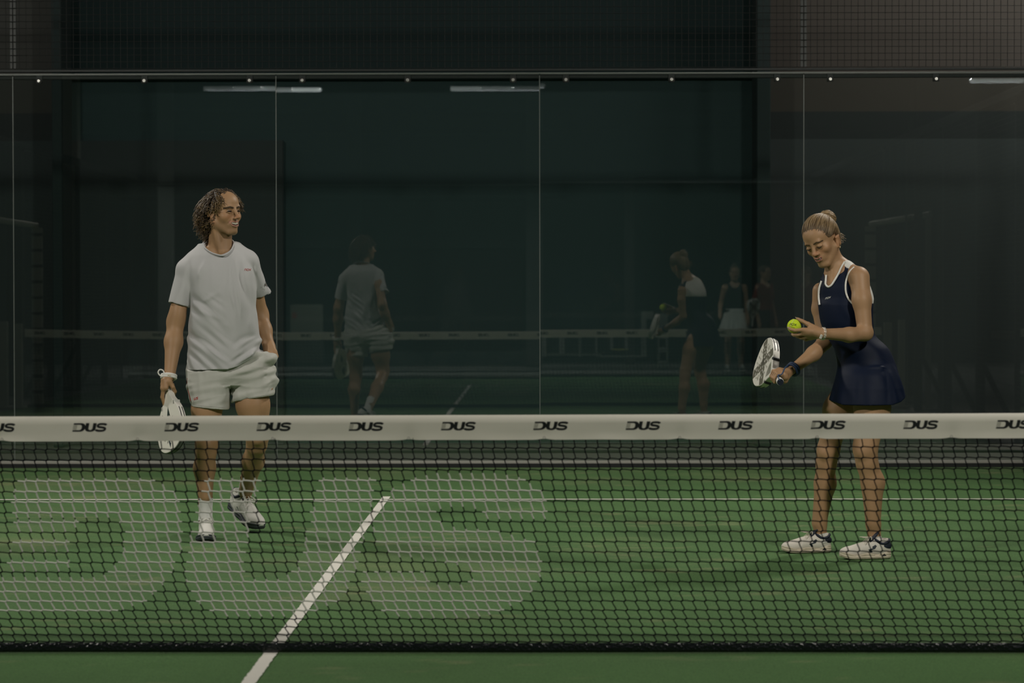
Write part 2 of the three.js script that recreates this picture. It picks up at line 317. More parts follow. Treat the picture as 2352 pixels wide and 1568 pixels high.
// ---------------------------------------------------------------- court enclosure
{
  const boltGeo = merge([new THREE.CylinderGeometry(0.0122, 0.0122, 0.006, 18).rotateX(Math.PI / 2), new THREE.CylinderGeometry(0.0095, 0.0122, 0.003, 18).rotateX(Math.PI / 2).translate(0, 0, 0.0045)]);
  const socket = new THREE.CylinderGeometry(0.0042, 0.0042, 0.0008, 6).rotateX(Math.PI / 2).translate(0, 0, 0.0064);
  const washerGeo = new THREE.CylinderGeometry(0.021, 0.021, 0.004, 20).rotateX(Math.PI / 2).translate(0, 0, -0.004);
  const plateGeo = rbox(0.05, 0.075, 0.006, 0, 0.018, -0.02, 0.003);
  const paneGeo = box(1.993, 2.93, 0.012, 0, 1.515, 0), edge = box(1.993, 0.006, 0.013, 0, 2.983, 0);
  const glassPanel = (x, z, face, label, group, bolts = true) => {
    const t = thing('glass_screen', [x, 0, z], label, 'glass panel', group);
    part('pane', paneGeo, bolts ? M.glass : M.farGlass, t); part('polished_edge', edge, M.seal, t);
    for (const bx of bolts ? [-0.8, 0, 0.8] : []) {
      const b = part('clamp_bolt', boltGeo, M.bolt, t); b.position.set(bx, 2.9376, 0.0125 * face); if (face < 0) b.rotation.y = Math.PI;
      part('hex_socket', socket, M.washer, b); part('washer', washerGeo, M.washer, b); part('clamp_plate', plateGeo, M.steel, b);
    }
    return t;
  };
  const say = ['leftmost clear glass panel of the back wall, cut by the left edge', 'clear glass panel of the back wall behind the man in white', 'middle clear glass panel of the back wall, with no player before it', 'clear glass panel of the back wall just left of the woman in navy', 'clear glass panel of the back wall behind the woman in navy'];
  [-4, -2, 0, 2, 4].forEach((x, i) => { const t = glassPanel(x, -10, 1, say[i], 'glass panels of the back wall'); t.rotation.x = [0, 0.0001, -0.0004, 0.0005, 0.0001][i]; t.rotation.y = [0, 0.0002, 0, -0.0001, 0.0002][i]; });
  for (const [x, w] of [[-4, 'leftmost'], [-2, 'second from the left'], [0, 'middle'], [2, 'second from the right'], [4, 'rightmost']]) glassPanel(x, 10, -1, 'clear glass panel of the mirrored near wall, ' + w, 'glass panels of the near wall', false);
  const sealGeo = box(0.004, 2.92, 0.011, 0, 1.51, 0), sealSay = ['pale joint between the glass panels at the left edge of the picture', 'pale vertical joint between glass panels, beside the man\'s left arm', 'pale vertical joint between glass panels at the middle of the back wall', 'pale vertical joint between glass panels, above the tennis ball'];
  [-3, -1, 1, 3].forEach((x, i) => tag(mesh('glass_joint', sealGeo.clone().translate(x, 0, -10), M.seal), sealSay[i], 'joint'));
  // base profile, rails and the wire mesh above the glass
  const rail = (z, f, far) => {
    const t = thing('base_rail', [0, 0, z], far ? 'grey metal base profile under the far glass, seen mirrored' : 'grey metal base profile along the foot of the back glass wall', 'base rail');
    part('lit_ledge', rbox(10.1, 0.022, 0.03, 0, 0.04, 0.022 * f, 0.004), M.alu, t); part('kerb', box(10.1, 0.03, 0.05, 0, 0.015, 0.02 * f), M.black, t);
    part('back_channel', rbox(10.1, 0.02, 0.05, 0, 0.115, -0.05 * f, 0.004), M.steel, t);
  };
  rail(-10, 1); rail(10, -1, true);
  for (const f of [1, -1]) {
    const t = thing('top_rail', [0, 3, -10 * f], f > 0 ? 'dark steel rail running along the top of the back glass wall' : 'dark steel rail along the top of the glass behind the camera', 'rail');
    part('upper_bar', rbox(10.2, 0.018, 0.03, 0, 0.014, -0.012 * f, 0.003), M.steel, t); part('lower_bar', rbox(10.2, 0.028, 0.03, 0, -0.036, -0.03 * f, 0.003), M.black, t);
    part('edge_strip', box(10.2, 0.005, 0.02, 0, -0.012, 0.006 * f), M.seal, t);
  }
  const meshPanel = (x0, x1, z, y0, y1, label, group, turn = false) => {
    const t = thing('mesh_panel', turn ? [z, 0, (x0 + x1) / 2] : [(x0 + x1) / 2, 0, z], label, 'wire mesh', group), w = x1 - x0, c = new Cords(4);
    const nv = Math.round(w / 0.0513), nh = Math.round((y1 - y0) / 0.05);
    for (let i = 0; i <= nv; i++) { const x = -w / 2 + (w * i) / nv; c.line([[x, y0, 0], [x, y1, 0]], 0.0021); }
    for (let i = 0; i <= nh; i++) { const y = y0 + ((y1 - y0) * i) / nh; c.line([[-w / 2, y, 0.004], [w / 2, y, 0.004]], 0.0021); }
    const m = part('wire_grid', c.geo(), M.wire, t); m.userData.kind = 'stuff';
    for (const s of [-1, 1]) part('frame_upright', rbox(0.02, y1 - y0, 0.02, s * (w / 2 - 0.013), (y0 + y1) / 2, -0.02, 0.002), M.frame ?? (M.frame = std(0.07, 0.075, 0.075, 0.5, 0.2)), t);
    part('frame_top', box(w, 0.03, 0.03, 0, y1 + 0.015, -0.02), M.steel, t);
    if (turn) t.rotation.y = Math.PI / 2;
    return t;
  };
  meshPanel(-5, -3, -10, 3.03, 4, 'wire mesh above the glass at the left edge, left of the double post', 'wire mesh over the back glass');
  meshPanel(-3, 3, -10, 3.03, 4, 'wide wire mesh above the glass between the two double posts', 'wire mesh over the back glass');
  meshPanel(3, 5, -10, 3.03, 4, 'wire mesh above the glass, right of the right double post', 'wire mesh over the back glass');
  for (const s of [-1, 1]) {
    meshPanel(0.9, 8, s * 5.1, 0.06, 3, s < 0 ? 'side fence of wire mesh on the left of the near half, seen mirrored' : 'side fence of wire mesh on the right of the near half, seen mirrored', 'side fences', true);
    meshPanel(-8, -0.9, s * 5.1, 0.06, 3, s < 0 ? 'side fence of wire mesh left of the man\'s half of the court' : 'side fence of wire mesh right of the woman\'s half of the court', 'side fences', true);
    for (const z of [-7, -5, -3, -1, 1, 3, 5, 7]) {
      const t = thing('fence_post', [s * 5.2, 0, z], 'black fence post with slanted stay, ' + (s < 0 ? 'left' : 'right') + ' side, ' + ({ 1: 'first', 3: 'second', 5: 'third', 7: 'fourth' })[Math.abs(z)] + (z < 0 ? ' beyond the net' : ' on the near side of the net'), 'fence post', 'side fence posts');
      part('upright', rbox(0.085, 3.06, 0.085, 0, 1.53, 0), M.black, t);
      part('stay', bar([s * 0.03, 0.62, 0], [s * 0.33, 0.02, 0], 0.028, 8), M.black, t); part('foot_plate', box(0.4, 0.012, 0.12, s * 0.18, 0.006, 0), M.black, t);
    }
    // side glass at both ends
    for (const z of [-9, 9]) {
      const t = thing('side_glass', [s * 5.02, 0, z], 'clear glass side panel at the ' + (s < 0 ? 'left' : 'right') + ' corner of the ' + (z < 0 ? 'far' : 'near') + ' end', 'glass panel', 'side glass panels');
      part('pane', box(0.012, 2.95, 1.98, 0, 1.52, 0), M.glass, t); part('corner_post', rbox(0.08, 4, 0.08, s * 0.06, 2, Math.sign(z) * 1.02), M.black, t);
    }
    tag(mesh('side_rail', rbox(0.06, 0.06, 20, s * 5.2, 3.09, 0), M.black), s < 0 ? 'black rail on top of the left side fence, slanting in the mirror image' : 'black rail on top of the right side fence', 'rail');
  }
}
// ---------------------------------------------------------------- net
const netLetters = [
  [[-0.9377,0.6502,0], [-0.4521,0.6498,0], [-0.3635,0.6175,0], [-0.3315,0.5497,0], [-0.3222,0.461,0], [-0.3323,0.3723,0], [-0.3648,0.3045,0], [-0.4135,0.2367,0], [-0.4621,0.1948,0], [-0.5672,0.1576,0], [-1.1004,0.1578,0], [-1.0997,0.2838,0], [-0.628,0.2836,0], [-0.5745,0.3288,0], [-0.5436,0.3853,0], [-0.54,0.466,0], [-0.5688,0.5047,0], [-0.9627,0.505,0]],
  [[-0.945,0.4953,0], [-0.698,0.4951,0], [-0.7434,0.4516,0], [-0.9533,0.4517,0]], [[-0.9599,0.421,0], [-0.7436,0.4209,0], [-0.7486,0.3789,0], [-0.9666,0.3791,0]], [[-0.9733,0.3484,0], [-0.7423,0.3483,0], [-0.7474,0.3063,0], [-0.98,0.3064,0]],
  [[-0.236,0.6512,0], [-0.0282,0.6511,0], [-0.0493,0.5979,0], [-0.0689,0.5173,0], [-0.087,0.4125,0], [-0.0986,0.3399,0], [-0.089,0.2996,0], [-0.0585,0.2753,0], [0.0302,0.2753,0], [0.0754,0.2947,0], [0.1013,0.3237,0], [0.1273,0.4124,0], [0.1535,0.5236,0], [0.1893,0.6509,0], [0.3986,0.6507,0], [0.3806,0.5654,0], [0.353,0.4606,0], [0.3318,0.3639,0], [0.3009,0.2752,0], [0.275,0.2187,0], [0.2314,0.1816,0], [0.1588,0.1558,0], [0.062,0.1397,0], [-0.1638,0.1398,0], [-0.2283,0.1624,0], [-0.2846,0.2028,0], [-0.3086,0.2512,0], [-0.3164,0.3077,0], [-0.3048,0.3884,0], [-0.2867,0.4771,0], [-0.2589,0.5819,0]],
  [[0.5386,0.649,0], [0.619,0.665,0], [0.8361,0.6648,0], [0.9326,0.6471,0], [0.9968,0.61,0], [1.0257,0.5488,0], [1.0256,0.4957,0], [0.7828,0.4958,0], [0.7796,0.5296,0], [0.7394,0.5458,0], [0.659,0.5458,0], [0.6187,0.5297,0], [0.6106,0.5056,0], [0.6428,0.4733,0], [0.8519,0.4491,0], [0.9724,0.4152,0], [1.0061,0.3475,0], [1.0012,0.2911,0], [0.9674,0.2314,0], [0.919,0.1863,0], [0.8111,0.1428,0], [0.7065,0.1315,0], [0.4971,0.1348,0], [0.4166,0.1574,0], [0.3555,0.2155,0], [0.3299,0.272,0], [0.3493,0.3026,0], [0.578,0.3025,0], [0.594,0.267,0], [0.6262,0.2525,0], [0.7067,0.2525,0], [0.747,0.275,0], [0.747,0.3073,0], [0.7068,0.3299,0], [0.4574,0.3638,0], [0.3979,0.4042,0], [0.3804,0.4606,0], [0.3869,0.517,0], [0.4177,0.5653,0], [0.4548,0.6104,0]],
];
const inPoly = (P, x, y) => { let c = false; for (let i = 0, j = P.length - 1; i < P.length; j = i++) if ((P[i][1] > y) !== (P[j][1] > y) && x < ((P[j][0] - P[i][0]) * (y - P[i][1])) / (P[j][1] - P[i][1]) + P[i][0]) c = !c; return c; };
const lettered = (x, y) => netLetters.some((P) => inPoly(P, x, y));
const tapeTop = (x) => 0.8795 + 0.0022 * x + 0.0045 * Math.pow(Math.max(0, Math.abs(x) - 2.4), 2) * (x < 0 ? 1.3 : 0.9);
const TAPE = 0.0905, logoX = [1.0357,0.84,0][0];
function tapeTexture() {
  const W = 1024, H = 288, cv = document.createElement('canvas'); cv.width = W; cv.height = H;
  const c = cv.getContext('2d'); c.fillStyle = '#fbfaf5'; c.fillRect(0, 0, W, H);
  c.save(); c.translate(W / 2, 0.435 * H); c.scale(W / 213, W / 213); c.transform(1, 0, -0.2, 1, 0, 0); c.translate(-37.5, -10.5);
  c.fillStyle = '#10161a'; c.beginPath();
  c.moveTo(0, 0); c.lineTo(17, 0); c.bezierCurveTo(25, 0, 28.5, 5, 28.5, 10.5); c.bezierCurveTo(28.5, 16, 25, 21, 17, 21); c.lineTo(0, 21); c.lineTo(0, 16.9); c.lineTo(14.5, 16.9); c.bezierCurveTo(18.5, 16.9, 20, 14, 20, 10.5); c.bezierCurveTo(20, 7, 18.5, 4.1, 14.5, 4.1); c.lineTo(0, 4.1); c.closePath(); c.fill();
  c.beginPath(); c.moveTo(28, 0); c.lineTo(36, 0); c.lineTo(36, 11); c.bezierCurveTo(36, 15, 37.5, 16.8, 40.5, 16.8); c.bezierCurveTo(43.5, 16.8, 45, 15, 45, 11); c.lineTo(45, 0); c.lineTo(53, 0); c.lineTo(53, 12); c.bezierCurveTo(53, 18.6, 48, 21.3, 40.5, 21.3); c.bezierCurveTo(33, 21.3, 28, 18.6, 28, 12); c.closePath(); c.fill();
  c.strokeStyle = '#10161a'; c.lineWidth = 5.4; c.lineJoin = 'round'; c.beginPath(); c.moveTo(76, 5.2); c.bezierCurveTo(74, 2.5, 70, 2.3, 65.5, 2.3); c.bezierCurveTo(60, 2.3, 56.5, 3.4, 56.5, 6.3); c.bezierCurveTo(56.5, 10.6, 64, 9.6, 69, 10.9); c.bezierCurveTo(74, 12, 75, 13.4, 74.6, 15.2); c.bezierCurveTo(74, 18.3, 69.5, 18.9, 64.5, 18.9); c.bezierCurveTo(59, 18.9, 55, 18.4, 53.4, 15.6); c.stroke();
  c.fillStyle = '#8d8c83'; for (let i = 0; i < 6; i++) c.fillRect(-0.3, 5.1 + i * 1.95, 9.3, 1.05);
  c.restore();
  const t = new THREE.CanvasTexture(cv); t.colorSpace = THREE.SRGBColorSpace; t.wrapS = THREE.RepeatWrapping; t.wrapT = THREE.ClampToEdgeWrapping; return t;
}
{
  const net = thing('padel_net', [0, 0, 0], 'dark padel net with white printed top band and big white DUS across its cords', 'net');
  // white band folded over the cable; puckered at each tie
  const ties = [[-0.4885,0.7997,0][0], [0.011,0.8008,0][0], [0.5132,0.8035,0][0], [1.0132,0.8047,0][0], [1.5126,0.8058,0][0], [2.0178,0.8069,0][0], [2.5113,0.808,0][0], -1.5, -2, -2.5, -3, -3.5, -4, -4.5, 3.2, 3.7, 4.2, 4.7, [-0.9901,0.8018,0][0]];
  const P = [], UV = [], I = [], NX = 660, prof = [[0, 0.0062], [0.012, 0.0085], [0.03, 0.0075], [0.06, 0.0052], [0.075, 0.0045], [TAPE, 0.005]];
  const band = (side) => {
    const b0 = P.length / 3, m = prof.length;
    for (let i = 0; i <= NX; i++) {
      const x = -4.93 + (9.86 * i) / NX; let pk = 0; for (const t of ties) pk += Math.exp(-(((x - t) / 0.02) ** 2));
      prof.forEach(([s, d], j) => {
        const low = s / TAPE, wr = 0.0018 * low * N3(x * 9, s * 40, side) + 0.0022 * N3(x * 2.1, s * 9, 3 + side), y = tapeTop(x) - s * (1 - 0.045 * pk * low) - 0.0012 * low * N3(x * 5, 1, 2);
        P.push(x, y + (j === 0 ? 0.0015 : 0), side * (j === 0 ? 0.0005 : d - 0.004 * pk * smooth(0.5, 0.9, low) + wr)); UV.push(side * (x - logoX) / 0.3405 + 0.5, 1 - low);
        if (i && j) { const a = b0 + i * m + j, q = a - m; side > 0 ? I.push(q - 1, q, a - 1, a - 1, q, a) : I.push(q - 1, a - 1, q, a - 1, a, q); }
      });
    }
  };
  band(1); band(-1);
  const g = new THREE.BufferGeometry(); g.setAttribute('position', new THREE.Float32BufferAttribute(P, 3)); g.setAttribute('uv', new THREE.Float32BufferAttribute(UV, 2)); g.setIndex(I); g.computeVertexNormals();
  const tape = part('top_band', g, new THREE.MeshStandardMaterial({ map: tapeTexture(), roughness: 0.6, color: lin(0.72, 0.7, 0.65) }), net); tape.userData.label = 'white band printed with repeated black DUS lettering';
  const tieM = std(0.35, 0.34, 0.31, 0.5);
  for (const t of ties) { const y = tapeTop(t) - TAPE + 0.008; part('tie', new THREE.TorusGeometry(0.0042, 0.0014, 6, 14).translate(t, y, 0.0085), tieM, tape); }
  // cords: rows closer together near the ground, columns that lean to the right on the way down
  const rows = [[0.4986,0.7577,0][1], [0.4985,0.7183,0][1], [0.4984,0.6772,0][1], [0.4983,0.6394,0][1], [0.4982,0.6007,0][1], [0.4981,0.562,0][1], [0.498,0.5234,0][1], [0.4979,0.4871,0][1], [0.4979,0.4493,0][1], [0.4978,0.4122,0][1], [0.4977,0.3751,0][1], [0.4976,0.338,0][1], [0.4975,0.3026,0][1], [0.4974,0.2655,0][1], [0.4973,0.23,0][1], [0.4972,0.1945,0][1], [0.4972,0.1606,0][1], [0.4971,0.1283,0][1], [0.497,0.0993,0][1], [0.4969,0.0702,0][1], [0.4969,0.0444,0][1]];
  const ref = 0.788, pitch = 0.0424, n = 118, dark = new Cords(4), white = new Cords(4), dx = [0];
  rows.forEach((r, i) => dx.push(dx[i] + [0.0012, 0.0016, 0.002, 0.0024, 0.003, 0.0032, 0.0034, 0.0036, 0.004, 0.0042, 0.0045, 0.0048, 0.005, 0.0055, 0.006, 0.0062, 0.0066, 0.0068, 0.0068, 0.006, 0.003][i]));
  const H = (r, x) => (r < 0 ? tapeTop(x) - TAPE + 0.012 : r >= rows.length ? 0.036 : rows[r] * ((tapeTop(x) - TAPE) / ref) + 0.0012 * N3(x * 1.3, r * 0.7, 0));
  const X = (c, r) => c * pitch + dx[Math.min(21, Math.max(0, r + 1))] + 0.0022 * N3(c * 0.21, r * 0.4, 9), phase = [-0.991,0.6405,0][0] % pitch - dx[4];
  const cord = (pts) => { // split where the paint begins
    let run = [pts[0]], was = null;
    const flush = () => { if (run.length > 1) { dark.line(was ? run.map((p) => [p[0], p[1], p[2] - 0.001]) : run, was ? 0.0024 : 0.0021); if (was) white.line(run.map((p) => [p[0], p[1], p[2] + 0.0018]), 0.0029); } };
    for (let i = 1; i < pts.length; i++) { const w = lettered((pts[i][0] + pts[i - 1][0]) / 2, (pts[i][1] + pts[i - 1][1]) / 2); if (was !== null && w !== was) { flush(); run = [pts[i - 1]]; } was = w; run.push(pts[i]); }
    flush();
  };
  const J = 0.0036, sway = (x, y) => 0.004 * Math.sin(x * 1.7) * smooth(0.7, 0.2, y);
  for (let c = -n + 2; c < n; c++) for (let r = -1; r < rows.length; r++) {
    const x0 = phase + X(c, r), x1 = phase + X(c, r + 1), y0 = H(r, x0), y1 = H(r + 1, x1), xn = phase + X(c + 1, r), yn = H(r, xn);
    const a = r < 0 ? x0 : x0 - J, b = x1 + (r + 1 < rows.length ? J : -0.004), z = sway(x0, y0);
    const seg = []; for (let i = 0; i <= 4; i++) { const t = i / 4, e = t + 0.06 * Math.sin(2 * Math.PI * t) * -1; seg.push([a + (b - a) * e, y0 - 0.003 + (y1 + 0.003 - y0 + 0.003) * t, z]); }
    cord(seg);
    if (r >= 0) {
      cord([[x0 + J, y0 + 0.003, z], [x0, y0, z + 0.0015], [x0 - J, y0 - 0.003, z]]);
      const hz = []; for (let i = 0; i <= 3; i++) { const t = i / 3; hz.push([x0 + J * 0.4 + (xn - J * 0.8 - x0 - J * 0.4) * t, y0 + 0.0016 + (yn - 0.002 - y0 - 0.0016) * t + 0.0008 * Math.sin(Math.PI * t), z]); }
      cord(hz);
      dark.line([[x0 - 0.003, y0 - 0.002, z - 0.002], [x0 + 0.003, y0 + 0.002, z + 0.002]], 0.003); if (lettered(x0, y0)) white.line([[x0 - 0.003, y0 - 0.002, z + 0.001], [x0 + 0.003, y0 + 0.002, z + 0.0035]], 0.0031);
    }
  }
  const cords = part('net_cords', dark.geo(), new THREE.MeshPhysicalMaterial({ color: lin(0.0015, 0.0025, 0.005), roughness: 0.9, specularIntensity: 0.25 }), net); cords.userData.kind = 'stuff'; cords.userData.label = 'black knotted cords of the net';
  const paint = part('painted_letters', white.geo(), std(0.6, 0.6, 0.55, 0.7), net); paint.userData.kind = 'stuff'; paint.userData.label = 'big white letters DUS painted on the cords';
  // shiny black band along the ground
  const bp = [], bu = [], bi = [], BN = 500;
  for (let i = 0; i <= BN; i++) { const x = -4.9 + (9.8 * i) / BN, lift = 0.002 + 0.0022 * N3(x * 1.1, 4, 4), w = N3(x * 14, 1, 1) * 0.0012; [[0.038, 0.001], [0.036, 0.004], [0.024, 0.0055 + w], [0.012, 0.006 - w], [0.002, 0.003], [0.001, -0.003], [0.036, -0.004]].forEach(([y, z], j) => { bp.push(x, y + lift * 0.6 + 0.002, z + 0.004 * Math.sin(x * 1.7)); bu.push(x * 4, j / 6); if (i && j) { const a = i * 7 + j, q = a - 7; bi.push(q - 1, q, a - 1, a - 1, q, a); } }); }
  const bg = new THREE.BufferGeometry(); bg.setAttribute('position', new THREE.Float32BufferAttribute(bp, 3)); bg.setAttribute('uv', new THREE.Float32BufferAttribute(bu, 2)); bg.setIndex(bi); bg.computeVertexNormals();
  const crease = dataTex(512, 64, (u, v) => { const q = 128 + 90 * N3(u * 40, v * 7, 1) + 50 * N3(u * 90, v * 14, 4); return [q, q, q]; }, false, 0.5, 1);
  part('ground_band', bg, new THREE.MeshStandardMaterial({ color: lin(0.006, 0.008, 0.01), roughness: 0.28, bumpMap: crease, bumpScale: 0.006 }), net);
  for (const s of [-1, 1]) {
    const t = thing('net_post', [s * 5.0, 0, 0], s < 0 ? 'white net post at the left end of the net, seen mirrored at the left edge' : 'white net post at the right end of the net, seen mirrored right of the woman', 'net post', 'net posts');
    part('post', rbox(0.085, 0.97, 0.085, 0, 0.485, 0), M.pale, t); part('outer_post', rbox(0.1, 1.0, 0.1, s * 0.16, 0.5, -0.1), M.pale, t); part('foot', box(0.34, 0.02, 0.3, s * 0.08, 0.01, -0.04), M.pale, t);
  }
}

// ---------------------------------------------------------------- lamps
function flood(x, y, z, tx, ty, tz, power, label) {
  const t = thing('flood_light', [x, y, z], label, 'flood light', 'court flood lights');
  const dir = new THREE.Vector3(tx - x, ty - y, tz - z).normalize(), q = new THREE.Quaternion().setFromUnitVectors(new THREE.Vector3(0, 0, 1), dir);
  const head = new THREE.Group(); head.name = 'lamp_head'; head.quaternion.copy(q); t.add(head);
  part('housing', rbox(1.3, 0.56, 0.1, 0, 0, -0.06, 0.02), M.black, head); part('lamp_glass', box(1.2, 0.48, 0.012, 0, 0, 0), M.lamp, head);
  part('pole', new THREE.CylinderGeometry(0.06, 0.07, y, 12).translate(Math.sign(x) * 0.25, -y / 2, 0), M.black, t);
  const L = new THREE.SpotLight(WARM, COURT_LAMP * power, 0, 0.95, 1, 2); L.position.set(x, y, z).addScaledVector(dir, 0.08); L.target.position.set(tx, ty, tz); L.castShadow = true; L.shadow.radius = 17; L.name = 'flood';
  scene.add(L, L.target);
}
for (const s of [-1, 1]) for (const z of [-7.4, 3.2]) flood(s * 5.5, 6.1, z, s * 0.3, 0.3, z < 0 ? -5.4 : -5.6, z < 0 ? 0.78 : 1.08, 'flood light on a black pole, ' + (s < 0 ? 'left' : 'right') + ' of the ' + (z < 0 ? 'far' : 'near') + ' half');
const glow = (k) => new THREE.MeshStandardMaterial({ color: 0x222222, emissive: COOL, emissiveIntensity: k });
function tubeLamp(a, b, power, label, diffuser = [1.6]) {
  const w = Math.hypot(b[0] - a[0], b[2] - a[2]), m = mix3(a, b, 0.5), t = thing('tube_lamp', m, label, 'ceiling lamp', 'tube lamps of the hall'), ang = -Math.atan2(b[2] - a[2], b[0] - a[0]);
  t.rotation.y = ang;
  part('tray', rbox(w, 0.05, 0.12, 0, 0.04, 0), M.black, t); diffuser.forEach((k, i) => part('diffuser', box(w / diffuser.length - 0.004, 0.06, 0.008, (i + 0.5 - diffuser.length / 2) * w / diffuser.length, -0.012, -0.056), glow(k), t)); part('louvre', box(w, 0.06, 0.008, 0, -0.012, 0.056), M.black, t);
  for (const s of [-1, 1]) part('wire', bar([s * w * 0.35, 0.06, 0], [s * w * 0.35, 9 - m[1], 0], 0.006), M.black, t);
  const L = new THREE.RectAreaLight(COOL, power, w, 0.05); L.position.set(m[0], m[1] + 0.008, m[2]); L.lookAt(m[0], 0, m[2]); L.rotation.z += ang; L.name = 'tube'; scene.add(L);
}
tubeLamp([-4.6246,4.7488,13.6], [-2.6613,4.7513,13.6], HALL_TUBE * 34, 'dim white tube lamp mirrored in the glass above the man', [0.25, 0.45, 0.7, 1.6]);
tubeLamp([-0.4878,4.7607,13.6], [1.0842,4.7642,13.6], HALL_TUBE * 34, 'dim white tube lamp mirrored in the glass above the middle of the court', [0.7, 0.4, 0.2]);
tubeLamp([8.2336,4.8415,13.6], [9.1218,4.8612,13.6], HALL_TUBE * 34, 'dim white tube lamp mirrored in the glass at the top right', [0.8]);
tubeLamp([2.2, 5.7, 8.2], [4.8, 5.7, 8.2], HALL_TUBE * 40, 'added unseen tube lamp over the near end, front-lighting the two people there');  // added out of view to light the bystanders from the front
for (const [x, z, w, p, tx, label] of [[6.1, -11.3, 2.4, 150, 5.6, 'strip lamp over the passage behind the glass, beyond the right edge'], [-5.4, -11.3, 1.8, 50, -4.8, 'strip lamp over the passage behind the glass, beyond the left edge'], [0.2, -11.3, 5, 5, 0.2, 'added unseen strip lamp lifting the dark wall behind the middle of the glass']]) {  // the middle one is added, to lift the dark wall behind it
  const t = thing('passage_lamp', [x, 5.6, z], label, 'ceiling lamp');
  part('tray', rbox(w + 0.1, 0.06, 0.14, 0, 0.045, 0), M.black, t); part('tube', box(w, 0.02, 0.08, 0, 0, 0), M.tube, t);
  const L = new THREE.RectAreaLight(WARM, p, w, 0.08); L.position.set(x, 5.58, z); L.lookAt(tx, 3.2, -13); L.name = 'passage'; scene.add(L);
}
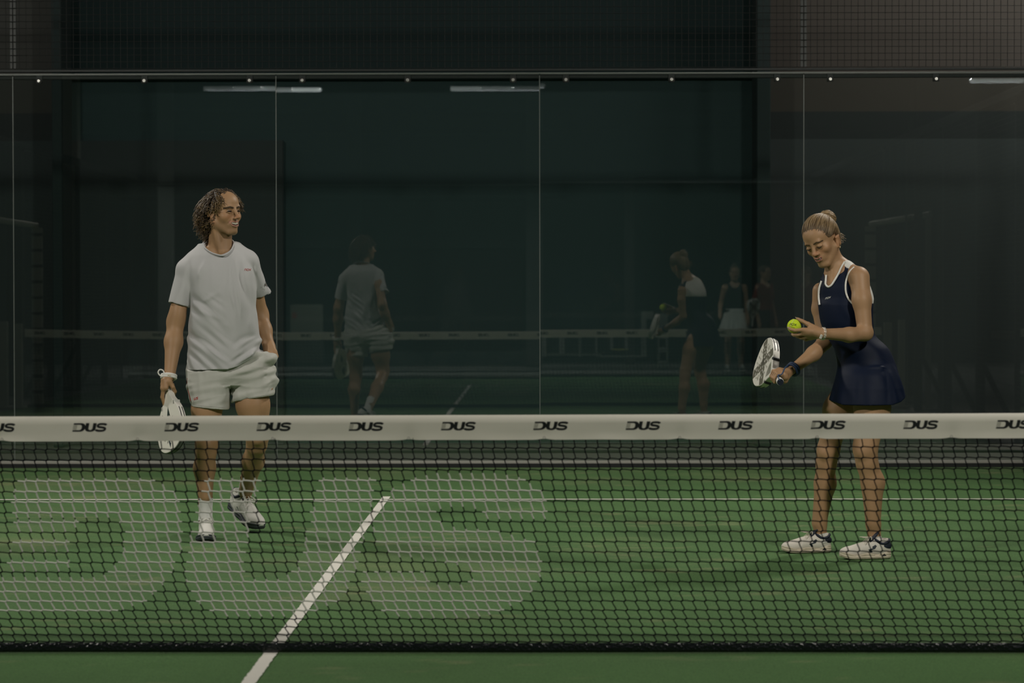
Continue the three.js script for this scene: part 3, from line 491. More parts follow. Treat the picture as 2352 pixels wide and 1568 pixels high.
// ---------------------------------------------------------------- what the glass mirrors: the far end of the hall behind the camera
{
  const column = (a, b, h, mat, label, d = 0.25) => { const w = Math.abs(b[0] - a[0]); structure(mesh('column', rbox(w, h, d, 0, h / 2, 0, 0.01).translate((a[0] + b[0]) / 2, 0, a[2]), mat), label); };
  const grey = std(0.14, 0.145, 0.13, 0.8), grey2 = std(0.075, 0.08, 0.075, 0.8);
  column([-5.6105,2.3676,6.2], [-5.4037,2.3672,6.2], 9, std(0.6, 0.58, 0.52, 0.8), 'tall pale column mirrored at the left, beyond the side fence');
  column([-5.6934,2.6355,15.6], [-5.4323,2.635,15.6], 9, grey, 'grey column mirrored just left of the man\'s shoulder');
  column([0.7585,2.6518,16.6], [1.0559,2.6513,16.6], 9, grey2, 'dim column mirrored at the middle joint of the glass');
  column([2.5268,2.8049,16.6], [2.6989,2.8045,16.6], 3.4, grey2, 'short dim post mirrored right of the middle');
  column([-2.4671,2.6693,17], [-2.2299,2.6688,17], 9, std(0.035, 0.045, 0.043, 0.8), 'dark column mirrored over the man\'s mirror image');
  // dark gallery front, door openings and beams of the end wall
  const end = scene.getObjectByName('wall_front');
  const put = (name, a, b, d, mat) => part(name, box(Math.abs(b[0] - a[0]), Math.abs(b[1] - a[1]), d).translate((a[0] + b[0]) / 2, (a[1] + b[1]) / 2, 17.2), mat, end);
  put('beam', [-10.4341,3.1903,17.2], [1.4853,3.0873,17.2], 0.3, M.tealDark); put('beam', [-10.435,3.0394,17.2], [1.4851,2.9686,17.2], 0.3, M.tealDark);
  put('parapet', [-3.752,2.9629,17.2], [0.9291,2.1456,17.2], 0.2, std(0.03, 0.045, 0.043, 0.8)); put('opening', [-3.5959,2.1059,17.2], [0.6889,0.6072,17.2], 0.1, M.black);
  put('door_leaf', [-1.5257,4.1784,17.2], [0.6927,3.176,17.2], 0.12, M.tealDark); put('lower_wall', [-7.334,2.1284,17.2], [-5.9918,-0.3377,17.2], 0.2, M.black);
  put('beam', [-10.4255,4.5789,17.2], [11.7599,4.2278,17.2], 0.5, M.dark);
  // pale door frames with black hinges beside the net
  const frame = (s) => {
    const t = thing('door_frame', [s * 5.2, 0, -0.2], s < 0 ? 'pale door frame with black hinge bands, mirrored at the left' : 'pale door frame with black hinge bands, mirrored behind the woman in navy', 'door frame', 'court door frames');
    part('hinge_post', rbox(0.12, 2.08, 0.06, s * -0.36, 1.04, 0.5), M.pale, t);
    for (let i = 0; i < 11; i++) part('hinge_band', box(0.128, 0.035, 0.068, s * -0.36, 0.17 + i * 0.183, 0.5), M.black, t);
    part('head_bar', bar([s * -0.36, 2.1, 0.5], [s * 0.25, 2.2, -0.1], 0.035, 8), M.pale, t); part('outer_post', rbox(0.06, 2.2, 0.06, s * 0.22, 1.1, -0.1), M.pale, t); part('side_post', rbox(0.05, 2.2, 0.05, s * 0.34, 1.1, -0.2), grey2, t);
  };
  frame(-1); frame(1);
  // white barrier with a yellow strip, and a folding stand
  const bz = 14.4, bar0 = thing('barrier', [0, 0, bz], 'low white slatted barrier with yellow strip, mirrored under the net band in the middle', 'barrier');
  const put2 = (name, a, b, d, mat, o) => part(name, rbox(Math.abs(b[0] - a[0]), Math.abs(b[1] - a[1]), d, 0, 0, 0, 0.006).translate((a[0] + b[0]) / 2, (a[1] + b[1]) / 2, 0), mat, o);
  const bw = std(0.34, 0.35, 0.31, 0.7);
  put2('slat', [1.0354,0.5613,14.4], [1.1095,0.1881,14.4], 0.05, bw, bar0); put2('slat', [1.3337,0.5608,14.4], [1.4228,0.2399,14.4], 0.05, bw, bar0); put2('slat', [1.6693,0.5604,14.4], [1.7062,0.1873,14.4], 0.05, bw, bar0); put2('slat', [1.9452,0.56,14.4], [1.9821,0.1869,14.4], 0.05, bw, bar0);
  put2('slat', [2.1987,0.5596,14.4], [2.2581,0.3059,14.4], 0.05, bw, bar0); put2('slat', [2.4446,0.5593,14.4], [2.5116,0.3056,14.4], 0.05, bw, bar0); put2('slat', [2.7356,0.9615,14.4], [2.8245,0.1709,14.4], 0.06, bw, bar0);
  put2('rail', [1.035,0.2404,14.4], [2.0492,0.2092,14.4], 0.04, bw, bar0); put2('rail', [1.997,0.2018,14.4], [2.75,0.171,14.4], 0.04, bw, bar0); put2('yellow_strip', [2.2283,0.3209,14.4], [2.5265,0.2907,14.4], 0.05, std(0.5, 0.5, 0.12, 0.6), bar0);
  const st = thing('stand', [0, 0, 13.8], 'white folding stand with a slanted board, mirrored left of the woman\'s mirror image', 'stand');
  put2('post', [2.991,0.9222,13.8], [3.1596,0.0099,13.8], 0.1, bw, st); put2('top_board', [2.7411,0.9667,13.8], [2.9174,0.8341,13.8], 0.06, bw, st);
  part('slanted_board', bar([2.8734,0.8562,13.8], [3.0203,0.7457,13.8], 0.04, 8), bw, st); put2('dark_print', [3.0128,0.5103,13.8], [3.123,0.3631,13.8], 0.12, M.dark, st); put2('dark_print', [3.0201,0.2749,13.8], [3.1303,0.1424,13.8], 0.12, M.dark, st);
  const cab = thing('notice_board', [0, 0, 14.6], 'pale notice board with a red mark, mirrored left of the man\'s mirror image', 'board');
  put2('board', [-3.283,1.1262,14.6], [-2.7291,0.6229,14.6], 0.06, std(0.2, 0.2, 0.16, 0.8), cab); put2('red_mark', [-3.2534,0.9912,14.6], [-3.1787,0.8936,14.6], 0.08, std(0.3, 0.05, 0.04, 0.7), cab); put2('basket', [-3.285,0.5187,14.6], [-2.7307,0.1127,14.6], 0.3, std(0.09, 0.095, 0.085, 0.8), cab);
  // the next court's net on the right
  const nn = thing('padel_net', [7.6, 0, -0.2], 'end of the next court\'s white net band, mirrored at the right edge', 'net');
  part('top_band', rbox(2.9, 0.09, 0.012, 0, 0.83, 0), M.pale, nn); part('post', rbox(0.05, 1.05, 0.05, -0.65, 0.525, 0.04), M.pale, nn);
}

// ---------------------------------------------------------------- people: shared builders
const skinMat = new THREE.MeshPhysicalMaterial({ color: 0xffffff, vertexColors: true, roughness: 0.5, specularIntensity: 0.6 });
const hairMat = new THREE.MeshStandardMaterial({ color: 0xffffff, vertexColors: true, roughness: 0.5 });
const cloth = (r, g, b, rough = 0.85) => new THREE.MeshStandardMaterial({ color: lin(r, g, b), roughness: rough });
const vcloth = new THREE.MeshPhysicalMaterial({ color: 0xffffff, vertexColors: true, roughness: 0.6, specularIntensity: 0.35 });
const inked = { navy: std(0.006, 0.011, 0.026, 0.7), white: std(0.72, 0.71, 0.67, 0.8), red: std(0.42, 0.05, 0.04, 0.7), ink: std(0.01, 0.012, 0.014, 0.6), gold: std(0.45, 0.36, 0.14, 0.6) };
function paintGeo(g, c) { const n = g.attributes.position.count, a = new Float32Array(n * 3); for (let i = 0; i < n; i++) { const q = typeof c === 'function' ? c(i / n) : c; a.set(q, i * 3); } g.setAttribute('color', new THREE.BufferAttribute(a, 3)); return g; }
function march(field, p, d, far = 0.4) { // where a line from p along d meets a field
  let q = [...p], s = 0;
  while (s < far) { let v = fold(field.prims, ...q); if (field.post) v = field.post(v, ...q); if (v < 0.0004) break; const t = Math.max(0.0006, v * 0.6); q = add3(q, d, t); s += t; }
  return q;
}
const GLYPH = { n: [[[0, 0], [0, 1]], [[0, 0.75], [0.25, 1], [0.6, 1], [0.8, 0.75], [0.8, 0]]], o: [[[0.2, 0], [0, 0.25], [0, 0.75], [0.2, 1], [0.65, 1], [0.85, 0.75], [0.85, 0.25], [0.65, 0], [0.2, 0]]], x: [[[0, 0], [0.9, 1]], [[0, 1], [0.9, 0]]], u: [[[0, 1], [0, 0.3], [0.2, 0], [0.6, 0], [0.8, 0.3], [0.8, 1]]], s: [[[0.8, 0.9], [0.3, 1], [0, 0.75], [0.3, 0.55], [0.7, 0.45], [0.8, 0.2], [0.5, 0], [0, 0.1]]], d: [[[0, 0], [0, 1], [0.5, 1], [0.85, 0.7], [0.85, 0.3], [0.5, 0], [0, 0]]] };
function word(text, o, ux, uy, r, drop) {   // raised print: strokes laid on a surface; drop(p) puts a point onto it
  const c = new Cords(4); let k = 0;
  for (const ch of text) { for (const s of GLYPH[ch]) { const pts = []; for (let i = 0; i < s.length - 1; i++) for (let j = 0; j < 3; j++) pts.push(mix3([...s[i], 0], [...s[i + 1], 0], j / 3)); pts.push([...s[s.length - 1], 0]); c.line(pts.map(([u, v]) => drop(add3(add3(o, ux, k + u), uy, v))), r); } k += 1.15; }
  return c.geo();
}
function headFrame(o, yaw, pitch, roll, s) {
  const R = new THREE.Matrix4().makeRotationFromEuler(new THREE.Euler((pitch * Math.PI) / 180, (yaw * Math.PI) / 180, (roll * Math.PI) / 180, 'YXZ')).elements;
  const A = [[R[0], R[1], R[2]], [R[4], R[5], R[6]], [R[8], R[9], R[10]]];
  return { o, s, A, w: (x, y, z) => [0, 1, 2].map((i) => o[i] + s * (x * A[0][i] + y * A[1][i] + z * A[2][i])), l: (x, y, z) => { const p = [x - o[0], y - o[1], z - o[2]]; return A.map((a) => dot3(p, a) / s); } };
}
function headPrims(F, q) {
  const { w, s, A } = F, E = (x, y, z, a, b, c, k) => ell(w(x, y, z), [a * s, b * s, c * s], k * s, A), C = (a, b, ra, rb, k) => cap(w(...a), w(...b), ra * s, rb * s, k * s);
  const P = [E(0, 0.034, -0.016, 0.075, 0.0835, 0.096, 0.02), E(0, 0.043, 0.03, 0.06, 0.054, 0.058, 0.03), E(0, -0.035, 0.02, 0.058 * q.jaw, 0.072, 0.066, 0.03)];
  for (const m of [-1, 1]) P.push(C([m * 0.055 * q.jaw, -0.05, -0.004], [m * 0.02, -0.106, 0.056], 0.019, 0.0145, 0.025), E(m * 0.043, -0.027, q.shut ? 0.049 : 0.053, 0.023, 0.021, 0.024, 0.025));
  P.push(E(0, -0.066, 0.066, 0.032, 0.03, 0.026, 0.02), E(0, -0.106, 0.066, 0.021, 0.0155, 0.018, 0.02), C([-0.036, 0.021, 0.078], [0.036, 0.021, 0.078], 0.0105, 0.0105, 0.014));
  for (const m of [-1, 1]) P.push(cut(q.shut ? E(m * 0.032, 0.002, 0.101, 0.017, 0.0085, 0.0125, 0.012) : E(m * 0.032, 0.0, 0.1, 0.019, 0.0115, 0.0155, 0.012)));
  P.push(C([0, 0.012, 0.087], [0, -0.03, 0.106 * q.nose], 0.007, 0.0098, 0.011), E(0, -0.034, 0.108 * q.nose, 0.0118, 0.0105, 0.0115, 0.008));
  for (const m of [-1, 1]) P.push(E(m * 0.0125, -0.0375, 0.097 * q.nose, 0.0075, 0.007, 0.01, 0.006));
  const my = q.my ?? -0.066, up = q.smile ?? 0, cx = q.mw ?? 0.024, op = q.open ?? 0.004, zc = 0.075, zm = 0.092, upL = [[-cx, my + up, zc], [-cx * 0.45, my + op * 0.8 + up * 0.2, zm], [0, my + op * 0.7, zm + 0.003], [cx * 0.45, my + op * 0.8 + up * 0.2, zm], [cx, my + up, zc]], lo = [[-cx, my + up, zc], [-cx * 0.5, my - op + up * 0.1, zm - 0.002], [0, my - op * 1.15, zm], [cx * 0.5, my - op + up * 0.1, zm - 0.002], [cx, my + up, zc]];
  P.push(cut(E(0, my + up * 0.2, 0.1, cx * 0.92, Math.max(0.0025, op), 0.026, 0.003)));
  for (let i = 0; i < 4; i++) { P.push(C(upL[i], upL[i + 1], q.lipU ?? 0.0034, q.lipU ?? 0.0034, 0.004), C(lo[i], lo[i + 1], q.lipD ?? 0.0042, q.lipD ?? 0.0042, 0.004)); }
  for (const m of [-1, 1]) {
    const lid = q.lid ?? 0.0055;
    P.push(C([m * 0.018, -0.001, 0.083], [m * 0.032, lid, 0.0875], 0.003, 0.0034, 0.004), C([m * 0.032, lid, 0.0875], [m * 0.0475, -0.002, 0.0775], 0.0034, 0.003, 0.004), C([m * 0.019, -0.005, 0.082], [m * 0.032, -0.0085, 0.085], 0.003, 0.0032, 0.004), C([m * 0.032, -0.0085, 0.085], [m * 0.046, -0.004, 0.077], 0.0032, 0.003, 0.004));
    if (q.shut) P.push(E(m * 0.032, -0.0005, 0.0765, 0.0155, 0.0105, 0.0135, 0.006));
    const ey = q.earY ?? 0;
    P.push(C([m * 0.077, 0.016 + ey, -0.024], [m * 0.073, -0.026 + ey, -0.012], 0.0125, 0.008, 0.008), cut(E(m * 0.094, 0.004 + ey, -0.012, 0.012, 0.018, 0.009, 0.005)));
    P.push(C([m * 0.084, 0.022 + ey, -0.034], [m * 0.08, -0.02 + ey, -0.028], 0.0055, 0.005, 0.004), C([m * 0.084, 0.022 + ey, -0.034], [m * 0.079, 0.022 + ey, -0.012], 0.0055, 0.0045, 0.004));
  }
  if (q.folds) for (const m of [-1, 1]) P.push(cut(C([m * 0.019, -0.038, 0.0955], [m * 0.038, -0.064, 0.0745], 0.0022, 0.002, 0.007)));
  F.lipU = upL; F.lipL = lo; F.q = q;
  return P;
}
const segDist = (p, a, b) => { const ba = sub3(b, a), pa = sub3(p, a), h = Math.min(1, Math.max(0, dot3(pa, ba) / (dot3(ba, ba) || 1))); return len3(sub3(pa, [ba[0] * h, ba[1] * h, ba[2] * h])); };
function skinColor(F, base, opt = {}) {
  const blush = [base[0] * 1.12, base[1] * 0.9, base[2] * 0.86], lip = opt.lip ?? [base[0] * 0.82, base[1] * 0.55, base[2] * 0.6], dark = opt.brow ?? [0.03, 0.02, 0.013];
  return (x, y, z) => {
    const n = 1 + 0.05 * N3(x * 14, y * 14, z * 14);
    let c = [base[0] * n, base[1] * n, base[2] * n];
    const p = F.l(x, y, z);
    if (Math.hypot(...p) > 0.2) return c;
    const ear = Math.abs(p[0]) > 0.072 && p[1] < 0.04 ? 0.5 : 0, ck = Math.exp(-(((Math.abs(p[0]) - 0.04) / 0.025) ** 2 + ((p[1] + 0.03) / 0.02) ** 2)) * (p[2] > 0.03 ? 0.6 : 0);
    c = mix3(c, blush, Math.min(1, ear + ck + (Math.hypot(p[0], p[1] + 0.035) < 0.016 && p[2] > 0.095 ? 0.5 : 0)));
    if (opt.stubble && p[2] > 0 && p[1] < -0.045) c = mix3(c, [0.06, 0.045, 0.035], 0.22 * smooth(-0.045, -0.06, p[1]));
    if (p[2] > 0.06) {
      const m = [Math.abs(p[0]), p[1], p[2]];
      let dl = 1; for (let i = 0; i < 4; i++) dl = Math.min(dl, segDist(p, F.lipU[i], F.lipU[i + 1]), segDist(p, F.lipL[i], F.lipL[i + 1]));
      if (dl < 0.0052) c = mix3(lip, c, smooth(0.004, 0.0052, dl));
      const q = F.q, inside = (p[0] / (q.mw * 0.92)) ** 2 + ((p[1] - q.my - (q.smile ?? 0) * 0.2) / Math.max(0.0025, q.open)) ** 2 + ((p[2] - 0.1) / 0.026) ** 2 < 1.02;
      if (inside && dl > 0.0036) c = [0.15, 0.055, 0.045];
      const m2 = [m[0], m[1], 0], b = Math.min(segDist(m2, [0.013, 0.0165, 0], [0.032, 0.022, 0]), segDist(m2, [0.032, 0.022, 0], [0.051, 0.016, 0])) * (opt.browK ?? 1);
      if (b < 0.0055) c = mix3(dark, c, smooth(0.0022, 0.0055, b) * 0.95 + 0.05);
      const ly = q.shut ? -0.0065 : q.lid ?? 0.0055, e = Math.min(segDist(m, [0.018, -0.002, 0.085], [0.032, ly - 0.002, 0.0905]), segDist(m, [0.032, ly - 0.002, 0.0905], [0.0475, -0.003, 0.079]));
      if (e < 0.003) c = mix3([0.02, 0.014, 0.012], c, smooth(0.0012, 0.003, e));
      if (!q.shut && Math.hypot((m[0] - 0.032) / 0.0125, (p[1] + 0.002) / 0.0036) < 1) c = [0.05, 0.032, 0.022];
      if (Math.hypot(p[0] * 0.9 - 0.007 * Math.sign(p[0]), p[1] + 0.0425) < 0.0034 && p[2] > 0.085) c = mix3(c, [0.05, 0.02, 0.015], 0.75);
    }
    return c;
  };
}
function eyes(F, gaze, parent, base) {
  const g = nrm3(gaze);
  for (const m of [-1, 1]) {
    const c = F.w(m * 0.0315, -0.0012, 0.0752), e = new THREE.SphereGeometry(0.0112 * F.s, 20, 14), p = e.attributes.position, col = [];
    for (let i = 0; i < p.count; i++) { const d = dot3(nrm3([p.getX(i), p.getY(i), p.getZ(i)]), g); col.push(...(d > 0.93 ? [0.01, 0.008, 0.006] : d > 0.82 ? [0.06, 0.035, 0.02]   : [0.3, 0.27, 0.24])); }
    e.setAttribute('color', new THREE.Float32BufferAttribute(col, 3)); e.translate(...sub3(c, base));
    part('eye', e, new THREE.MeshStandardMaterial({ vertexColors: true, roughness: 0.15 }), parent);
  }
}
function lashes(F, parent, base, y, r) {
  for (const m of [-1, 1]) part('eyelash', tubeGeo([[0.0178, -0.0025, 0.0848], [0.026, y - 0.0006, 0.0898], [0.035, y - 0.001, 0.0893], [0.0425, y * 0.7 - 0.0016, 0.0845], [0.048, -0.0035, 0.079]].map(([a, b, c]) => sub3(F.w(m * a, b, c), base)), (t) => r * F.s * (0.5 + Math.sin(t * 3.14)), 5, 18), std(0.012, 0.009, 0.008, 0.7), parent);
}
function teeth(F, parent, base, n = 8, h = 0.0075, dy = 0.001, dz = 0) {
  const { mw, my, smile = 0 } = F.q, list = [];
  for (let i = 0; i < n; i++) {
    const t = ((i + 0.5) / n) * 2 - 1, x = t * mw * 0.88, z = 0.0905 + dz - 0.0135 * t * t, y = my + smile * t * t * 0.9 + dy;
    const g = new THREE.SphereGeometry(1, 8, 6).scale((mw * 0.9 / n) * 1.2 * F.s, h * 0.62 * F.s, 0.0035 * F.s);
    g.applyMatrix4(new THREE.Matrix4().makeBasis(V(F.A[0]), V(F.A[1]), V(F.A[2])).setPosition(...sub3(F.w(x, y, z), base))); list.push(g);
  }
  part('teeth', merge(list), std(0.72, 0.68, 0.58, 0.25), parent);
}
// hand closed round a handle: C middle of the grip, A along the handle towards the racket's head, P from the handle to the palm, t = +1 or -1: which way the fingers turn
function fist(C, A, P, t, wrist, r = 0.0165, skipIndex = false) {
  A = nrm3(A); P = nrm3(sub3(P, [A[0] * dot3(A, P), A[1] * dot3(A, P), A[2] * dot3(A, P)]));
  const Q = cross3(A, P), at2 = (ang, rad, off) => { const a = (ang * t * Math.PI) / 180; return [0, 1, 2].map((i) => C[i] + A[i] * off + (P[i] * Math.cos(a) + Q[i] * Math.sin(a)) * rad); };
  const out = [], R = r + 0.0085;
  [[0.033, 0.0086, 10], [0.0125, 0.0088, 4], [-0.008, 0.0084, 0], [-0.0275, 0.0074, -6]].forEach(([off, rad, sh], i) => {
    if (skipIndex && i === 0) return;
    const k = at2(28 + sh, R + 0.012, off), a = at2(84 + sh, R + 0.007, off - 0.002), b = at2(142 + sh, R + 0.001, off - 0.004), c = at2(206 + sh - i * 4, R, off - 0.005);
    out.push(cap(k, a, rad * 1.12, rad * 1.05, 0.004), cap(a, b, rad * 1.03, rad * 0.95, 0.004), cap(b, c, rad * 0.95, rad * 0.82, 0.004));
    out.push(cap(mix3(wrist, at2(10, R + 0.012, off * 0.7), 0.35), k, 0.014, rad * 1.25, 0.014));
  });
  out.push(cap(at2(-6, R + 0.010, 0.02), at2(-6, R + 0.012, -0.024), 0.014, 0.016, 0.014));
  const t0 = at2(-40, R + 0.012, -0.012), t1 = at2(-72, R + 0.008, 0.018), t2 = at2(-118, R + 0.003, 0.036), t3 = at2(-158, R + 0.001, 0.044);
  out.push(cap(mix3(wrist, t0, 0.4), t0, 0.015, 0.0145, 0.014), cap(t0, t1, 0.0142, 0.0108, 0.008), cap(t1, t2, 0.0106, 0.0096, 0.004), cap(t2, t3, 0.0096, 0.0078, 0.004));
  return out;
}
const inBox = (b, pad) => (x, y, z) => b.some(([lo, hi]) => x > lo[0] + pad && x < hi[0] - pad && y > lo[1] + pad && y < hi[1] - pad && z > lo[2] + pad && z < hi[2] - pad);
function bodyMesh(prims, fine, base, color, h = 0.007, hf = 0.0026) {
  const field = { prims }, [lo, hi] = bounds(prims), list = [netMesh(field, lo, hi, h, { base, color, skip: inBox(fine, h * 1.3) })];
  for (const b of fine) list.push(netMesh(field, b[0], b[1], hf, { base, color }));
  return mergeGeometries(list);
}
const around = (c, r) => [[c[0] - r[0], c[1] - r[1], c[2] - r[2]], [c[0] + r[0], c[1] + r[1], c[2] + r[2]]];
function clothMesh(field, h, base, color) { const [lo, hi] = bounds(field.prims); return netMesh(field, lo, hi, h, { base, color }); }
const crease = (list) => (d, x, y, z) => { // ridges and hollows of cloth, fading out towards their ends
  for (const [a, b, w, amp] of list) {
    const ba = sub3(b, a), pa = [x - a[0], y - a[1], z - a[2]], h = dot3(pa, ba) / (dot3(ba, ba) || 1), e = Math.min(1, Math.max(0, h)), s = len3(sub3(pa, [ba[0] * e, ba[1] * e, ba[2] * e]));
    if (s < w * 2.5) d -= amp * Math.exp(-((s / w) ** 2)) * (0.15 + 0.85 * Math.sin(Math.PI * (0.08 + 0.84 * e)));
  }
  return d;
};
// soft folds that run along (dx, dy): noise stretched that way, with narrow valleys
const folds = (dx, dy, freq, sd) => { const l = Math.hypot(dx, dy); dx /= l; dy /= l; return (x, y, z) => { const w = 0.012 * N3(x * 7, y * 7, sd + 3), u = -x * dy + y * dx + w, v = x * dx + y * dy, n = N3(u * freq, v * freq * 0.2 + sd, z * freq * 0.35 + sd); return n - 0.55 * Math.abs(N3(u * freq * 0.7 + 5, v * freq * 0.13, sd + 8)) + 0.1; }; };
// a field that is positive inside a flat outline (seen from the front), for cutting openings out of cloth
const outlineCut = (pts) => (x, y) => { let d = 9; for (let i = 0; i < pts.length; i++) d = Math.min(d, segDist([x, y, 0], [pts[i][0], pts[i][1], 0], [pts[(i + 1) % pts.length][0], pts[(i + 1) % pts.length][1], 0])); return inPoly(pts, x, y) ? d : -d; };
const lerpAt = (pts) => (x) => { if (x <= pts[0][0]) return pts[0][1]; for (let i = 1; i < pts.length; i++) if (x <= pts[i][0]) { const a = pts[i - 1], b = pts[i], t = (x - a[0]) / (b[0] - a[0]); return a[1] + (b[1] - a[1]) * t; } return pts[pts.length - 1][1]; };

// ---------------------------------------------------------------- shoes
function shoe(parent, name, heel, toe, side, style, base) {   // heel, toe: points under the sole; side: +1 when the outer side is to the left of the walking direction
  const L = len3(sub3(toe, heel)), X = nrm3(sub3(toe, heel)), Zc = nrm3(cross3(X, [0, 1, 0])), Y = cross3(Zc, X), s = L / 0.295;
  const T = new THREE.Matrix4().makeBasis(V(X), V(Y), V(Zc)).scale(new THREE.Vector3(s, s, s)).setPosition(...sub3(heel, base));
  const g = new THREE.Group(); g.name = name; parent.add(g);
  const n = parent.children.filter((c) => c.name.replace(/_\d{3}$/, '') === name).length; if (n > 1) g.name = name + '_' + String(n - 1).padStart(3, '0');
  const add = (nm, geo, mat) => part(nm, geo.applyMatrix4(T), mat, g);
  const up = [ell([0.052, 0.05, 0], [0.052, 0.052, 0.034], 0.02), cap([0.05, 0.075, 0], [0.045, 0.1, 0], 0.033, 0.032, 0.02), cap([0.08, 0.05, 0], [0.17, 0.044, 0], 0.036, 0.036, 0.02), ell([0.225, 0.036, 0.002], [0.068, 0.034, 0.043], 0.02), cap([0.085, 0.088, 0], [0.2, 0.05, 0], 0.026, 0.024, 0.025)];
  up.push(cut(cap([0.05, 0.09, 0], [0.04, 0.17, 0], 0.026, 0.03, 0.008)), cut(cap([0.085, 0.118, 0], [0.13, 0.1, 0], 0.012, 0.006, 0.008)));
  for (let i = 0; i < 2; i++) up.push(cut(cap([0.2 + i * 0.006, 0.01, (i * 2 - 1) * 0.049], [0.18, 0.075, (i * 2 - 1) * 0.03], 0.0035, 0.003, 0.004)));
  const spring = (x) => 0.9 * Math.max(0, x - 0.215) ** 2 * 3 + 0.4 * Math.max(0, 0.03 - x) ** 2 * 3;
  add('upper', netMesh({ prims: up, post: (d, x, y) => Math.max(d, 0.016 + spring(x) - y) }, [-0.01, 0, -0.06], [0.3, 0.15, 0.06], 0.0042), style.upper);
  const so = [cap([0.035, 0.016, 0], [0.11, 0.016, 0.002], 0.036, 0.035, 0.03, [0, 1, 0, 12]), cap([0.11, 0.016, 0.002], [0.21, 0.016, 0.003], 0.035, 0.047, 0.03, [0, 1, 0, 12]), cap([0.21, 0.016, 0.003], [0.252, 0.016, 0.002], 0.047, 0.04, 0.03, [0, 1, 0, 12])];
  const wave = (x) => 0.027 + 0.012 * smooth(0.09, 0.0, x) + 0.004 * Math.sin(x * 55);
  add('sole', netMesh({ prims: so, post: (d, x, y) => Math.max(d + 0.0015 * Math.sin((y - spring(x)) * 420), spring(x) - y, y - wave(x) - spring(x)) }, [-0.01, -0.004, -0.06], [0.302, 0.09, 0.06], 0.004), style.sole);
  add('collar', tubeGeo([[0.012, 0.1, 0.012], [0.03, 0.088, 0.03], [0.06, 0.083, 0.033], [0.088, 0.1, 0.024], [0.088, 0.1, -0.024], [0.06, 0.083, -0.033], [0.03, 0.088, -0.03], [0.012, 0.1, -0.012]], 0.0082, 8, 48, true), style.collar);
  add('tongue', netMesh({ prims: [cap([0.125, 0.088, 0], [0.088, 0.128, 0], 0.024, 0.026, 0.01, [0.73, 0.68, 0, 0.3])] }, [0.03, 0.05, -0.05], [0.2, 0.19, 0.05], 0.004), style.tongue);
  if (style.heelCounter) add('heel_counter', netMesh({ prims: [ell([0.05, 0.068, 0], [0.055, 0.034, 0.0375], 0.01), cut(ell([0.055, 0.118, 0], [0.06, 0.036, 0.06], 0.004)), cut(cap([0.1, 0.03, -0.08], [0.1, 0.03, 0.08], 0.042, 0.042, 0.004)), cut(cap([0.05, 0.02, -0.08], [0.05, 0.02, 0.08], 0.034, 0.034, 0.004))] }, [-0.02, 0.02, -0.05], [0.13, 0.13, 0.05], 0.0035), style.collar);
  const lc = new Cords(5);
  for (let i = 0; i < 5; i++) { const x = 0.112 + i * 0.02, y = 0.116 - i * 0.0128, w = 0.024 + i * 0.0012; lc.line([[x + 0.006, y - 0.012, -w], [x, y + 0.0005, -w * 0.5], [x, y + 0.002, 0], [x, y + 0.0005, w * 0.5], [x + 0.006, y - 0.012, w]], 0.0028); }
  for (const m of [-1, 1]) { const loop = []; for (let i = 0; i <= 14; i++) { const a = (i / 14) * Math.PI * 2; loop.push([0.112 + 0.026 * (1 - Math.cos(a)) + 0.006, 0.117 - 0.012 * (1 - Math.cos(a)) + (style.stand ?? 0) * (1 - Math.cos(a)), m * (0.004 + 0.022 * (1 - Math.cos(a)) * 0.5 + 0.012 * Math.sin(a))]); } lc.line(loop, 0.0021); lc.line([[0.112, 0.118, 0], [0.13, 0.112, m * 0.02], [0.15, 0.085, m * 0.04]], 0.0021); }
  add('laces', lc.geo(), style.lace);
  for (const m of [-1, 1]) {
    for (const P of style.mark) { const sh = new THREE.Shape(P.map(([x, y]) => new THREE.Vector2(x, y))), q = new THREE.ExtrudeGeometry(sh, { depth: 0.0016, bevelEnabled: false, curveSegments: 2 }); const p = q.attributes.position; for (let i = 0; i < p.count; i++) { const x = p.getX(i), y = p.getY(i), f = march({ prims: up }, [x, y, 0.07 * m], [0, 0, -m], 0.06); p.setZ(i, f[2] + m * (p.getZ(i) - 0.0004)); } q.computeVertexNormals(); add('side_mark', q, style.markMat); }
    if (style.wedge) { const q = new THREE.ExtrudeGeometry(new THREE.Shape([[0.035, 0.016], [0.062, 0.014], [0.047, 0.03]].map(([x, y]) => new THREE.Vector2(x, y))), { depth: 0.002, bevelEnabled: false }); q.translate(0, 0, m > 0 ? 0.0345 : -0.0365); add('sole_mark', q, inked.ink); }
  }
  return g;
}
